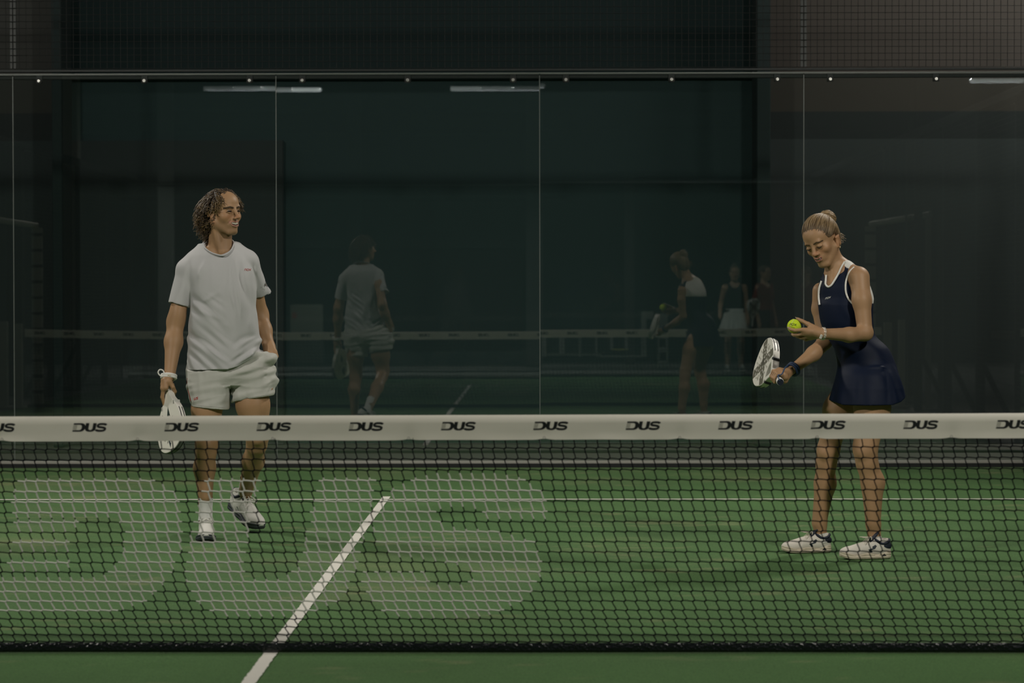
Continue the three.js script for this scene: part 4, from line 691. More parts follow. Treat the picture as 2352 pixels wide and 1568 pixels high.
// ---------------------------------------------------------------- rackets
function racketPrint(style) {
  const S = 512, cv = document.createElement('canvas'); cv.width = cv.height = S;
  const c = cv.getContext('2d'); c.fillStyle = '#e9e6dc'; c.fillRect(0, 0, S, S);
  const poly = (P, col) => { c.fillStyle = col; c.beginPath(); P.forEach(([x, y], i) => (i ? c.lineTo(x, y) : c.moveTo(x, y))); c.closePath(); c.fill(); };
  if (style === 'x') {
    poly([[40, 120], [120, 70], [256, 215], [392, 70], [472, 120], [340, 268], [470, 400], [400, 460], [256, 330], [112, 460], [42, 400], [172, 268]], '#6d6b5c');
    poly([[196, 256], [256, 205], [316, 256], [256, 318]], '#5a594d'); poly([[235, 90], [277, 90], [270, 190], [256, 205], [242, 190]], '#e9e6dc');
    poly([[88, 236], [150, 262], [88, 300]], '#a9a697'); poly([[424, 236], [362, 262], [424, 300]], '#a9a697');
  } else {
    poly([[256, 60], [300, 180], [256, 225], [212, 180]], '#3c4146'); poly([[256, 60], [300, 180], [256, 150]], '#22303a'); poly([[256, 470], [290, 360], [256, 310], [222, 360]], '#3a4a44'); poly([[256, 470], [222, 360], [256, 380]], '#20302e');
    poly([[150, 240], [215, 256], [150, 280]], '#b9b6a8'); poly([[362, 240], [297, 256], [362, 280]], '#b9b6a8');
    c.strokeStyle = '#55585a'; c.lineWidth = 5; c.font = 'bold 40px sans-serif'; c.save(); c.translate(390, 400); c.rotate(-1.0); c.fillStyle = '#3f4346'; c.fillText('nox', -30, 0); c.restore(); c.save(); c.translate(120, 150); c.rotate(-0.9); c.fillStyle = '#777873'; c.fillRect(-40, -6, 80, 5); c.fillRect(-30, 6, 60, 4); c.restore();
  }
  const t = new THREE.CanvasTexture(cv); t.colorSpace = THREE.SRGBColorSpace; t.repeat.set(1 / 0.28, 1 / 0.29); t.offset.set(0.5, -0.185 / 0.29); return t;
}
function racket(butt, A, W, style, label, rimDark) {
  A = nrm3(A); W = nrm3(sub3(W, [A[0] * dot3(A, W), A[1] * dot3(A, W), A[2] * dot3(A, W)]));
  const N = cross3(W, A), t = thing('padel_racket', butt, label, 'racket');
  t.quaternion.setFromRotationMatrix(new THREE.Matrix4().makeBasis(V(W), V(A), V(N)));
  const half = [[0.0165, 0.118], [0.026, 0.15], [0.056, 0.186], [0.092, 0.23], [0.117, 0.288], [0.1275, 0.338], [0.1205, 0.39], [0.096, 0.43], [0.056, 0.453], [0, 0.46]];
  const outline = (k, cx = 0, cy = 0.33) => new THREE.CatmullRomCurve3([...half.map(([x, y]) => new THREE.Vector3(cx + x * k, cy + (y - cy) * k, 0)), ...half.slice(0, -1).reverse().map(([x, y]) => new THREE.Vector3(cx - x * k, cy + (y - cy) * k, 0))]).getPoints(90).map((p) => new THREE.Vector2(p.x, p.y));
  const sh = new THREE.Shape(outline(1)), hole = (x, y, r) => { const h = new THREE.Path(); h.absarc(x, y, r, 0, Math.PI * 2, true); sh.holes.push(h); };
  const tri = new THREE.Path(); if (style === 'x') tri.setFromPoints([[0, 0.158], [-0.012, 0.17], [-0.042, 0.208], [-0.02, 0.217], [0, 0.219], [0.02, 0.217], [0.042, 0.208], [0.012, 0.17]].map(([x, y]) => new THREE.Vector2(x, y))); if (style === 'x') sh.holes.push(tri);
  for (const r of style === 'x' ? [0.03, 0.052, 0.074, 0.094] : [0.026, 0.048, 0.07]) { const n = Math.round(r * 190); for (let i = 0; i < n; i++) { const a = ((i + (r > 0.04 ? 0.5 : 0)) / n) * Math.PI * 2; hole(Math.cos(a) * r, 0.338 + Math.sin(a) * r, 0.0048); } }
  const geo = new THREE.ExtrudeGeometry(sh, { depth: 0.03, bevelEnabled: true, bevelThickness: 0.003, bevelSize: 0.003, bevelOffset: -0.003, bevelSegments: 2, curveSegments: 5 }).translate(0, 0, -0.015);
  part('face', geo, [new THREE.MeshStandardMaterial({ map: racketPrint(style), roughness: 0.45 }), std(0.62, 0.6, 0.55, 0.4)], t);
  const rim = (k0, k1, d, z) => { const s = new THREE.Shape(outline(k1).slice(12, -12)); return s; };
  const band = outline(1.004).filter((p) => p.y > 0.235), lines = new Cords(6); for (const z of [-0.0085, 0.0085]) lines.line(band.map((p) => [p.x, p.y, z]), 0.0024);
  part('rim_lines', lines.geo(), inked.ink, t);
  const bump = outline(1.01).filter((p) => p.y > 0.3), bw = [], bi = []; bump.forEach((p, i) => { for (const [z, k] of [[-0.0155, 0.99], [-0.0125, 1], [0.0125, 1], [0.0155, 0.99]]) bw.push(p.x * k, 0.33 + (p.y - 0.33) * k, z); if (i) for (let j = 0; j < 3; j++) { const a = i * 4 + j; bi.push(a - 4, a, a - 3, a - 3, a, a + 1); } });
  const bg = new THREE.BufferGeometry(); bg.setAttribute('position', new THREE.Float32BufferAttribute(bw, 3)); bg.setIndex(bi); bg.computeVertexNormals(); part('bumper', bg, rimDark ? std(0.1, 0.105, 0.1, 0.4) : inked.white, t);
  for (const m of [-1, 1]) part('throat_cover', rbox(0.02, 0.03, 0.036, m * 0.062, 0.203, 0, 0.004), rimDark ? std(0.5, 0.5, 0.46, 0.4) : inked.ink, t);
  const prof = [[0, 0.0], [0.0165, 0.0], [0.0185, 0.003], [0.0185, 0.009]]; for (let i = 0; i <= 40; i++) prof.push([0.0158 + (i % 4 < 2 ? 0.0009 : 0), 0.011 + i * 0.0031]); prof.push([0.013, 0.14], [0, 0.14]);
  part('grip', new THREE.LatheGeometry(prof.map(([x, y]) => new THREE.Vector2(x, y)), 20), inked.white, t);
  part('butt_cap', new THREE.CylinderGeometry(0.0165, 0.0165, 0.004, 20).translate(0, -0.0015, 0), inked.navy, t);
  return t;
}

// ---------------------------------------------------------------- the man in white
{
  const base = [-0.7028,0.0035,-4.4]; base[1] = 0;
  const man = thing('person', base, 'smiling curly-haired man in white T-shirt and shorts, one hand in his pocket', 'person');
  const F = headFrame([-0.7089,1.7673,-4.37], 49, -2, 2, 1.03);
  const H = headPrims(F, { jaw: 1.05, nose: 1.05, smile: 0.012, mw: 0.031, my: -0.067, open: 0.0112, lipU: 0.0028, lipD: 0.0036, lid: 0.0032, folds: true });
  const wrist = [-0.9877,0.8893,-4.27], butt = [-0.9967,0.9145,-4.285], A = [0.113, -0.92, 0.374], grip = add3(butt, nrm3(A), 0.088);
  const P = [
    // trunk and hips, inside the clothes
    stack([[-0.7442,1.5779,-4.42,0.0921,0.06], [-0.7421,1.5119,-4.42,0.1559,0.085], [-0.7364,1.4434,-4.41,0.1747,0.1], [-0.7189,1.3491,-4.4,0.1628,0.105], [-0.7099,1.243,-4.4,0.1581,0.1], [-0.7127,1.1252,-4.4,0.1676,0.1], [-0.7086,0.9952,-4.41,0.1784,0.1], [-0.7018,0.9123,-4.42,0.1892,0.1]], 0.03),
    cap([-0.7296,1.6317,-4.4], [-0.7336,1.5448,-4.41], 0.057, 0.064, 0.03), cap(F.w(0, -0.04, -0.03), [-0.7297,1.6153,-4.4], 0.055, 0.057, 0.02),
    cap(F.w(0.03, -0.07, -0.01), [-0.692,1.5604,-4.36], 0.018, 0.014, 0.03), cap(F.w(-0.055, -0.05, -0.02), [-0.7172,1.5483,-4.335], 0.016, 0.012, 0.025),
    // right arm (left in the picture), hanging
    cap([-0.9049,1.4554,-4.4], [-0.9241,1.3848,-4.4], 0.045, 0.044, 0.03), cap([-0.9241,1.3848,-4.4], [-0.9708,1.1775,-4.39], 0.047, 0.043, 0.03), cap([-0.9708,1.1775,-4.39], [-0.978,1.0675,-4.355], 0.045, 0.046, 0.03), cap([-0.978,1.0675,-4.355], wrist, 0.046, 0.0285, 0.03), ell([-0.9567,1.2153,-4.375], [0.036, 0.06, 0.038], 0.03),
    // left arm: elbow back, hand in the pocket
    cap([-0.5885,1.493,-4.44], [-0.5631,1.4081,-4.485], 0.047, 0.044, 0.03), cap([-0.5631,1.4081,-4.485], [-0.5316,1.213,-4.56], 0.044, 0.041, 0.03), cap([-0.5316,1.213,-4.56], [-0.5085,1.1278,-4.52], 0.042, 0.042, 0.03), cap([-0.5085,1.1278,-4.52], [-0.4716,1.0363,-4.46], 0.041, 0.03, 0.03), cap([-0.4716,1.0363,-4.46], [-0.4686,0.9637,-4.43], 0.03, 0.034, 0.02),
    cap([-0.4587,1.0365,-4.45], [-0.4382,1.0108,-4.435], 0.014, 0.0135, 0.012), cap([-0.4382,1.0108,-4.435], [-0.426,0.9849,-4.43], 0.0125, 0.0095, 0.004),
    // legs
    cap([-0.7824,0.8604,-4.42], [-0.8051,0.7011,-4.39], 0.09, 0.076, 0.04), cap([-0.8051,0.7011,-4.39], [-0.8019,0.5259,-4.36], 0.076, 0.056, 0.04), cap([-0.8019,0.5259,-4.36], [-0.8045,0.4717,-4.36], 0.054, 0.051, 0.03), cap([-0.8064,0.4897,-4.375], [-0.8195,0.3818,-4.4], 0.05, 0.056, 0.03), cap([-0.8195,0.3818,-4.4], [-0.8161,0.2041,-4.405], 0.056, 0.035, 0.03), cap([-0.8032,0.4677,-4.35], [-0.8067,0.2306,-4.37], 0.036, 0.028, 0.03), cap([-0.8161,0.2041,-4.405], [-0.8159,0.0982,-4.4], 0.035, 0.036, 0.02), ell([-0.7961,0.5121,-4.315], [0.03, 0.034, 0.022], 0.02),
    cap([-0.5789,0.8689,-4.44], [-0.5583,0.7231,-4.42], 0.094, 0.086, 0.04), cap([-0.5583,0.7231,-4.42], [-0.5341,0.5581,-4.41], 0.084, 0.06, 0.04), cap([-0.5341,0.5581,-4.41], [-0.54,0.5044,-4.44], 0.058, 0.054, 0.03), cap([-0.5433,0.512,-4.47], [-0.5794,0.4071,-4.62], 0.052, 0.058, 0.03), cap([-0.5794,0.4071,-4.62], [-0.6425,0.2373,-4.83], 0.057, 0.036, 0.03), cap([-0.5435,0.4966,-4.45], [-0.6318,0.2509,-4.78], 0.036, 0.028, 0.03), cap([-0.6425,0.2373,-4.83], [-0.6606,0.1699,-4.88], 0.036, 0.037, 0.02), ell([-0.5268,0.5466,-4.365], [0.031, 0.034, 0.024], 0.02),
    ...fist(grip, A, [-0.45, 0, 0.85], 1, wrist, 0.0165, true),
    cap(wrist, [-1.0137,0.8187,-4.222], 0.018, 0.0125, 0.014), cap([-1.0137,0.8187,-4.222], [-1.0223,0.774,-4.232], 0.0112, 0.01, 0.006), cap([-1.0223,0.774,-4.232], [-1.0127,0.7337,-4.245], 0.0098, 0.009, 0.004), cap([-1.0127,0.7337,-4.245], [-1.0007,0.7074,-4.258], 0.0088, 0.0075, 0.004),
    ...H,
  ];
  const skin = skinColor(F, [0.36, 0.215, 0.115], { stubble: true, brow: [0.035, 0.022, 0.012], lip: [0.38, 0.19, 0.13], browK: 0.8 });
  const fine = [around(F.w(0, 0.0, 0.01), [0.155, 0.168, 0.155]), around(grip, [0.085, 0.145, 0.09])];
  part('body', bodyMesh(P, fine, base, skin), skinMat, man);
  eyes(F, [0.9, 0.0, 0.4], man, base); teeth(F, man, base, 8, 0.0118, 0.0025);
  lashes(F, man, base, 0.0035, 0.0011);
  // curly hair
  {
    const hd = (p) => { if (p[2] > 0.02 && p[1] < (Math.abs(p[0]) > 0.05 ? 0.014 + (p[2] - 0.02) * 0.9 : 0.045)) return -1; const [x, y, z] = p; return Math.min(y * 0.62 - z * 0.78 + 0.056 - 0.25 * Math.max(0, Math.abs(x) - 0.05), z < -0.03 ? 1 : y - 0.012 + (Math.abs(x) > 0.06 ? 0 : 0.5)); };
    const capField = { prims: [ell(F.w(0, 0.038, -0.02), [0.083, 0.088, 0.104], 0.02, F.A), ell(F.w(0, -0.03, -0.07), [0.066, 0.075, 0.045], 0.04, F.A)], post: (d, x, y, z) => Math.max(d + 0.004 * N3(x * 45, y * 45, z * 45), -hd(F.l(x, y, z)) * 0.8) };
    const L = [], hc = (t, w) => (k) => mix3(mix3([0.02, 0.013, 0.008], [0.055, 0.034, 0.017], t), w > 0.68 ? [0.22, 0.14, 0.055] : [0.07, 0.044, 0.022], k * 0.9);
    L.push(paintGeo(strip(clothMesh(capField, 0.0045, base)), [0.022, 0.0145, 0.009]));
    for (let i = 0, made = 0; i < 9000 && made < 2100; i++) {
      const th = rnd() * Math.PI * 2, cy = rr(-0.98, 1), d = [Math.cos(th) * Math.sqrt(1 - cy * cy), cy, Math.sin(th) * Math.sqrt(1 - cy * cy)];
      const out3 = add3(F.w(0, 0.01, -0.035), sub3(F.w(...d), F.o), 0.25 / F.s), hit = march({ prims: capField.prims }, out3, nrm3(sub3(F.w(0, 0.01, -0.035), out3)), 0.3), root = F.l(...hit);
      if (hd(root) < 0.003) continue;
      made++;
      const front = root[2] > 0.03, back = root[2] < -0.045, len = front ? rr(0.022, 0.042) : back ? rr(0.04, 0.07) : rr(0.03, 0.055), turns = rr(1.0, 2.6), ph = rr(0, 6.28), rad = rr(0.004, 0.0085);
      const outw = nrm3([d[0], d[1] + 0.15, d[2]]), temple = Math.abs(root[0]) > 0.042 && root[2] > 0.005 && root[1] > 0.02, flow = temple ? nrm3([d[0] * 0.5, -0.75, 0.4 + rr(-0.2, 0.3)]) : nrm3([d[0] * 0.6, front ? 0.1 : -0.8, front ? -0.35 : -0.4]);
      const u = nrm3(cross3(outw, [0.3, 0.8, 0.5])), v = cross3(outw, u), pts = [], lift = front ? rr(0.004, 0.012) : rr(0.006, 0.02);
      for (let k = 0; k <= 8; k++) { const t = k / 8, a = ph + t * turns * 6.283, r2 = rad * Math.min(1, t * 3); const q = add3(add3(root, outw, lift * Math.sin(t * 1.7)), flow, len * t); pts.push(F.w(...add3(add3(q, u, Math.cos(a) * r2), v, Math.sin(a) * r2))); }
      const g = tubeGeo(pts, (t) => 0.0023 * (1 - 0.75 * t * t) * F.s, 4, 13).translate(-base[0], -base[1], -base[2]), w = rnd(), tt = rnd();
      L.push(paintGeo(strip(g), hc(tt, temple ? w * 0.5 + 0.5 : w)));
    }
    const nonIdx = L.map((g) => { const q = g.index ? g.toNonIndexed() : g; q.deleteAttribute('uv'); return q; });
    part('hair', mergeGeometries(nonIdx), hairMat, man).userData.label = 'curly dark brown hair with golden ends';
  }
  // T-shirt
  const hemY = lerpAt([[-0.8981,0.9139,-4.3], [-0.8723,0.9162,-4.3], [-0.6777,0.9207,-4.3], [-0.6284,0.9347,-4.3], [-0.5697,0.9674,-4.3], [-0.5181,0.9977,-4.3], [-0.4781,1.0328,-4.3], [-0.4406,1.0398,-4.3]]);
  const C = [
    [[-0.8528,1.2675,-4.27], [-0.7941,1.3141,-4.27], 0.008, -0.006], [[-0.8551,1.2559,-4.27], [-0.7286,1.3327,-4.27], 0.012, 0.005], [[-0.8342,1.2395,-4.27], [-0.7162,1.1857,-4.26], 0.012, 0.005], [[-0.8695,1.1858,-4.27], [-0.7797,1.0925,-4.26], 0.012, 0.006], [[-0.8696,1.1508,-4.27], [-0.7286,1.0107,-4.26], 0.011, -0.005],
    [[-0.8605,1.0924,-4.27], [-0.6832,0.9683,-4.27], 0.014, 0.006], [[-0.7795,1.1321,-4.26], [-0.6816,1.069,-4.26], 0.01, 0.005], [[-0.7753,1.0224,-4.26], [-0.6599,0.9519,-4.27], 0.009, 0.004], [[-0.6377,0.9446,-4.28], [-0.4839,1.0373,-4.31], 0.009, 0.006], [[-0.6611,0.9587,-4.28], [-0.5085,1.0516,-4.3], 0.007, -0.005],
    [[-0.6246,1.0056,-4.27], [-0.5224,1.1031,-4.3], 0.01, 0.005], [[-0.5894,1.0453,-4.27], [-0.5335,1.2669,-4.3], 0.014, 0.004], [[-0.6182,1.4774,-4.29], [-0.5985,1.1271,-4.27], 0.011, 0.0045], [[-0.6579,1.5008,-4.29], [-0.6447,1.2672,-4.27], 0.01, 0.004], [[-0.6836,1.5196,-4.29], [-0.6937,1.2906,-4.27], 0.012, 0.004],
    [[-0.5934,1.5245,-4.32], [-0.5411,1.4073,-4.31], 0.009, 0.005], [[-0.5547,1.267,-4.28], [-0.5625,1.0334,-4.28], 0.009, -0.004], [[-0.802,1.5012,-4.3], [-0.8348,1.4076,-4.28], 0.014, 0.006], [[-0.8512,1.4076,-4.28], [-0.855,1.2909,-4.27], 0.009, -0.007], [[-0.837,1.4427,-4.28], [-0.8409,1.3142,-4.27], 0.01, 0.005],
    [[-0.7526,1.5009,-4.28], [-0.7599,1.3608,-4.26], 0.018, 0.003], [[-0.7046,1.1624,-4.26], [-0.588,1.1272,-4.26], 0.012, 0.003], [[-0.9119,1.408,-4.33], [-0.9228,1.2908,-4.32], 0.012, 0.003], [[-0.5131,1.0324,-4.32], [-0.4754,1.0295,-4.34], 0.012, 0.01],
    // hollows down the back
    [[-0.7608,1.4562,-4.53], [-0.7863,1.028,-4.53], 0.014, 0.008], [[-0.6896,1.4086,-4.53], [-0.715,0.9803,-4.53], 0.012, -0.006], [[-0.8312,1.4087,-4.52], [-0.834,1.0281,-4.53], 0.012, 0.006], [[-0.617,1.4084,-4.52], [-0.6672,1.0279,-4.53], 0.012, 0.006],
  ];
  const cr = crease(C.map(([a, b, w, m]) => [a, b, w * 1.15, m * 1.05]));
  const fA = folds(0.12, -1, 30, 1), fB = folds(0.75, -0.62, 26, 2), fC = folds(0.8, 0.5, 30, 3), fD = folds(-0.25, -1, 24, 4), sx = [-0.6975,1.2671,-4.3][0], sy = [-0.6975,1.2671,-4.3][1], px = 1 / 427;
  const drape = (x, y, z) => {
    const u = (x - sx) / px, v = (sy - y) / px;  // in units of 2.3 mm from the middle of the chest
    const a = smooth(-30, 25, u) * smooth(-115, -90, v) * smooth(75, 0, v), b = smooth(25, -30, u) * smooth(-85, -70, u) * smooth(-45, 0, v) + 0.5 * smooth(40, 90, v) * smooth(60, 0, u), c = smooth(10, 50, u) * smooth(60, 95, v), d = smooth(-60, -85, u) * smooth(40, 0, v) + smooth(62, 80, u) * 0.8 + (z < -4.44 ? 1.2 : 0);
    return 0.009 * a * fA(x, y, z) + 0.014 * Math.min(1, b) * fB(x, y, z) + 0.018 * c * fC(x, y, z) + 0.004 * Math.min(1.4, d) * fD(x, y, z);
  };
  const shirt = {
    prims: [stack([[-0.743,1.597,-4.43,0.1087,0.07], [-0.7396,1.5308,-4.42,0.1677,0.1], [-0.7321,1.4599,-4.405,0.19,0.117], [-0.7159,1.3726,-4.395,0.1793,0.124], [-0.7086,1.2667,-4.39,0.1769,0.122], [-0.7113,1.1724,-4.39,0.1887,0.118], [-0.7129,1.078,-4.4,0.1959,0.118], [-0.705,0.9955,-4.4,0.2018,0.121], [-0.6978,0.875,-4.405,0.2102,0.126]], 0.04, 2.3),
      cap([-0.7904,1.5617,-4.43], [-0.9096,1.4601,-4.4], 0.043, 0.056, 0.03), cap([-0.658,1.5685,-4.43], [-0.592,1.5141,-4.43], 0.04, 0.053, 0.03), sleeve([-0.9049,1.4554,-4.4], [-0.9532,1.2671,-4.385], 0.06, 0.057, 0.022, 0.05), sleeve([-0.5826,1.4952,-4.43], [-0.5215,1.3251,-4.515], 0.061, 0.053, 0.02, 0.05),
      cut(ell([-0.7337,1.6077,-4.375], [0.078, 0.082, 0.092], 0.006)), cut(cap([-0.7365,1.6906,-4.4], [-0.7348,1.5258,-4.4], 0.066, 0.066, 0.004))],
    post: (d, x, y, z) => Math.max(cr(d, x, y, z) - drape(x, y, z) + 0.0015 * N3(x * 17, y * 8, z * 17), (hemY(x) - y) * 0.9),
  };
  part('t_shirt', clothMesh(shirt, 0.0048, base), cloth(0.45, 0.45, 0.455, 0.8), man).userData.label = 'white short-sleeved T-shirt with soft folds';
  const sub = man.children[man.children.length - 1], onShirt = (p) => add3(march(shirt, [p[0], p[1], p[2] + 0.3], [0, 0, -1], 0.5), [0, 0, 1], 0.0006);
  const local = (g) => g.translate(-base[0], -base[1], -base[2]);
  part('collar', local(tubeGeo([[-0.8218,1.5989,-4.4], [-0.8012,1.5698,-4.35], [-0.7573,1.5435,-4.318], [-0.7018,1.5327,-4.305], [-0.6737,1.5481,-4.325], [-0.6572,1.5792,-4.365], [-0.6578,1.6059,-4.41], [-0.6874,1.6235,-4.46], [-0.7474,1.6312,-4.485], [-0.8005,1.6212,-4.455]], 0.0042, 7, 70, true)), cloth(0.44, 0.44, 0.445), sub);
  part('chest_print', local(word('nox', [-0.5879,1.4506,-4.3], [0.0092, 0, 0], [0.0012, 0.0105, 0], 0.0011, onShirt)), inked.red, sub);
  // shorts
  const hemL = lerpAt([[-0.8754,0.7194,-4.3], [-0.859,0.7171,-4.3], [-0.6856,0.7005,-4.3], [-0.6528,0.6934,-4.3]]), hemR = lerpAt([[-0.669,0.7356,-4.3], [-0.6502,0.7449,-4.3], [-0.547,0.7636,-4.3], [-0.4392,0.7775,-4.3], [-0.4063,0.7798,-4.3]]), split = [-0.6762,0.7949,-4.4][0];
  const cs0 = [[[-0.6487,0.8493,-4.33], [-0.4252,0.8953,-4.35], 0.006, -0.006], [[-0.6322,0.8727,-4.33], [-0.4381,0.9191,-4.34], 0.012, 0.006], [[-0.6156,0.915,-4.33], [-0.4451,0.9567,-4.34], 0.012, 0.005], [[-0.5979,0.9428,-4.34], [-0.4625,0.9894,-4.35], 0.01, 0.004], [[-0.5267,0.821,-4.33], [-0.4263,0.8621,-4.36], 0.008, 0.005], [[-0.7683,0.8595,-4.31], [-0.6663,0.8637,-4.32], 0.007, 0.005], [[-0.7684,0.8314,-4.31], [-0.6711,0.8356,-4.32], 0.007, -0.004], [[-0.6556,0.9009,-4.33], [-0.6629,0.8329,-4.33], 0.008, -0.008], [[-0.781,0.881,-4.3], [-0.6884,0.9016,-4.31], 0.012, 0.004], [[-0.4798,0.7857,-4.33], [-0.4405,0.8433,-4.36], 0.01, 0.004], [[-0.7372,0.7277,-4.32], [-0.696,0.786,-4.33], 0.01, 0.005], [[-0.4823,1.0032,-4.36], [-0.428,0.9697,-4.38], 0.008, 0.006]], cs = crease(cs0.map(([a, b, w, m]) => [a, b, w * 1.1, m * 0.9])), fS = folds(1, 0.22, 30, 6), fT = folds(0.2, -1, 24, 7);
  const shorts = {
    prims: [stack([[-0.6849,1.0164,-4.41,0.2114,0.106], [-0.6816,0.9477,-4.42,0.2305,0.116], [-0.6759,0.8839,-4.42,0.2412,0.12], [-0.6738,0.8296,-4.42,0.2317,0.1]], 0.03), stack([[-0.7933,0.9129,-4.405,0.1169,0.11], [-0.7905,0.8422,-4.4,0.1216,0.108], [-0.7866,0.7716,-4.395,0.111,0.1], [-0.7858,0.6542,-4.385,0.0967,0.093]], 0.02, 2.3), stack([[-0.5622,0.9307,-4.43,0.1218,0.11], [-0.5524,0.8596,-4.435,0.1254,0.113], [-0.5556,0.7936,-4.43,0.1148,0.108], [-0.5584,0.6876,-4.42,0.1064,0.1]], 0.02, 2.3), ell([-0.4678,0.9739,-4.4], [0.042, 0.035, 0.06], 0.03),
      cut(cap([-0.8038,0.7597,-4.4], [-0.803,0.5842,-4.37], 0.082, 0.08, 0.006)), cut(cap([-0.5591,0.8054,-4.43], [-0.5462,0.6288,-4.415], 0.089, 0.082, 0.006))],
    post: (d, x, y, z) => { const k = y - [-0.6761,0.8138,-4.4][1]; let e = cs(d, x, y, z) - 0.011 * fS(x, y, z) * (x > split ? 1 : 0.6) - 0.005 * fT(x, y, z); if (k < 0) e = Math.max(e, 0.0035 - Math.abs(x - split - (k * 0.03))); return Math.max(e, ((x < split ? hemL(x) : hemR(x)) - y) * 0.95); },
  };
  part('shorts', clothMesh(shorts, 0.0048, base), cloth(0.46, 0.46, 0.425, 0.75), man).userData.label = 'short white sports shorts with a red side piping';
  const sho = man.children[man.children.length - 1], onShorts = (p) => add3(march(shorts, [p[0], p[1], p[2] + 0.3], [0, 0, -1], 0.5), [0, 0, 1], 0.0006);
  part('side_piping', local(tubeGeo([[-0.9056,0.8717,-4.37], [-0.908,0.8435,-4.37], [-0.9004,0.8083,-4.365], [-0.8904,0.7732,-4.36], [-0.8835,0.745,-4.36], [-0.8735,0.7169,-4.355]].map(onShorts), 0.0026, 5)), inked.red, sho);
  part('leg_print', local(word('us', [-0.8624,0.7557,-4.3], [0.0105, 0.002, 0], [0.003, 0.0125, 0], 0.0017, onShorts)), inked.red, sho);
  part('leg_print', local(word('x', [-0.4531,0.8056,-4.3], [0.008, 0.002, 0], [0.002, 0.01, 0], 0.0014, onShorts)), std(0.4, 0.2, 0.08, 0.7), sho);
  for (const [a, b, z] of [[[-0.8522,0.7287,-4.25], [-0.6818,0.7121,-4.25], 0], [[-0.6395,0.7553,-4.25], [-0.4386,0.7866,-4.25], 0]]) { const pts = []; for (let i = 0; i <= 10; i++) pts.push(onShorts(mix3(a, b, i / 10))); part('hem_seam', local(tubeGeo(pts, 0.0009, 4, 20)), cloth(0.4, 0.4, 0.37), sho); }
  // socks
  const sock = (pts, r) => { const g = tubeGeo(pts, r, 22, 46), p = g.attributes.position, q = pts; for (let i = 0; i < p.count; i++) { const j = i % 23; if (j % 2) { const k = Math.floor(i / 23) / 46; const c = new THREE.CatmullRomCurve3(q.map(V)).getPointAt(k); p.setXYZ(i, c.x + (p.getX(i) - c.x) * 0.975, c.y + (p.getY(i) - c.y) * 0.975, c.z + (p.getZ(i) - c.z) * 0.975); } } g.computeVertexNormals(); return local(g); };
  const sockM = cloth(0.6, 0.6, 0.58, 0.95);
  part('sock', sock([[-0.8117,0.2243,-4.39], [-0.8126,0.1695,-4.395], [-0.8146,0.0991,-4.39]], (t) => 0.0405 - 0.004 * Math.sin(t * 3)), sockM, man);
  part('sock', sock([[-0.6275,0.303,-4.765], [-0.6479,0.2369,-4.835], [-0.6703,0.1634,-4.9]], (t) => 0.0425 - 0.004 * Math.sin(t * 3)), sockM, man);
  const ST = { upper: std(0.62, 0.61, 0.57, 0.6), sole: std(0.035, 0.042, 0.048, 0.6), collar: inked.navy, tongue: inked.navy, lace: std(0.62, 0.61, 0.56, 0.8), mark: [[[0.1, 0.05], [0.13, 0.03], [0.135, 0.03], [0.106, 0.052]]], markMat: std(0.06, 0.065, 0.07, 0.6), stand: 0.004 };
  const toeR = [-0.7819,-0.0088,-4.19], heelR = [-0.825,-0.007,-4.485]; toeR[1] = 0.002; heelR[1] = 0.002;
  shoe(man, 'shoe', heelR, toeR, 1, ST, base);
  const toeL = [-0.5485,-0.0058,-4.72]; toeL[1] = 0.004; shoe(man, 'shoe', [-0.7463,0.1265,-4.96], toeL, 1, ST, base);
  // wristband with its loop of cord
  const bandC = [-0.9924,0.8834,-4.27], ax = nrm3(sub3([-0.989,0.917,-4.28], [-0.991,0.8522,-4.26]));
  const bu = nrm3(cross3(ax, [0, 0, 1])), bv = cross3(ax, bu), ring = []; for (let i = 0; i < 20; i++) { const a = (i / 20) * 6.2832; ring.push(add3(add3(bandC, bu, Math.cos(a) * 0.037), bv, Math.sin(a) * 0.034)); }
  const band = part('wristband', local(merge([tubeGeo(ring.map((p) => add3(p, ax, 0.005)), 0.0085, 8, 60, true), tubeGeo(ring.map((p) => add3(p, ax, -0.006)), 0.0085, 8, 60, true)])), inked.white, man);
  part('cord_loop', local(tubeGeo([[-1.0175,0.8853,-4.25], [-1.0362,0.89,-4.25], [-1.0466,0.9063,-4.25], [-1.0384,0.9203,-4.25], [-1.022,0.918,-4.25], [-1.0128,0.9016,-4.25]], 0.0038, 7, 40)), inked.white, band);
  part('print', local(word('xo', [-0.9924,0.8873,-4.19], [0.008, 0, 0], [0, 0.008, 0], 0.0008, (p) => { const q = [...p]; q[2] = bandC[2] + 0.0428; return q; })), inked.gold, band);
  racket(butt, A, [-0.589, -0.36, -0.706], 'b', 'white racket with dark diamond print hanging from the man\'s hand behind the net', true);
}

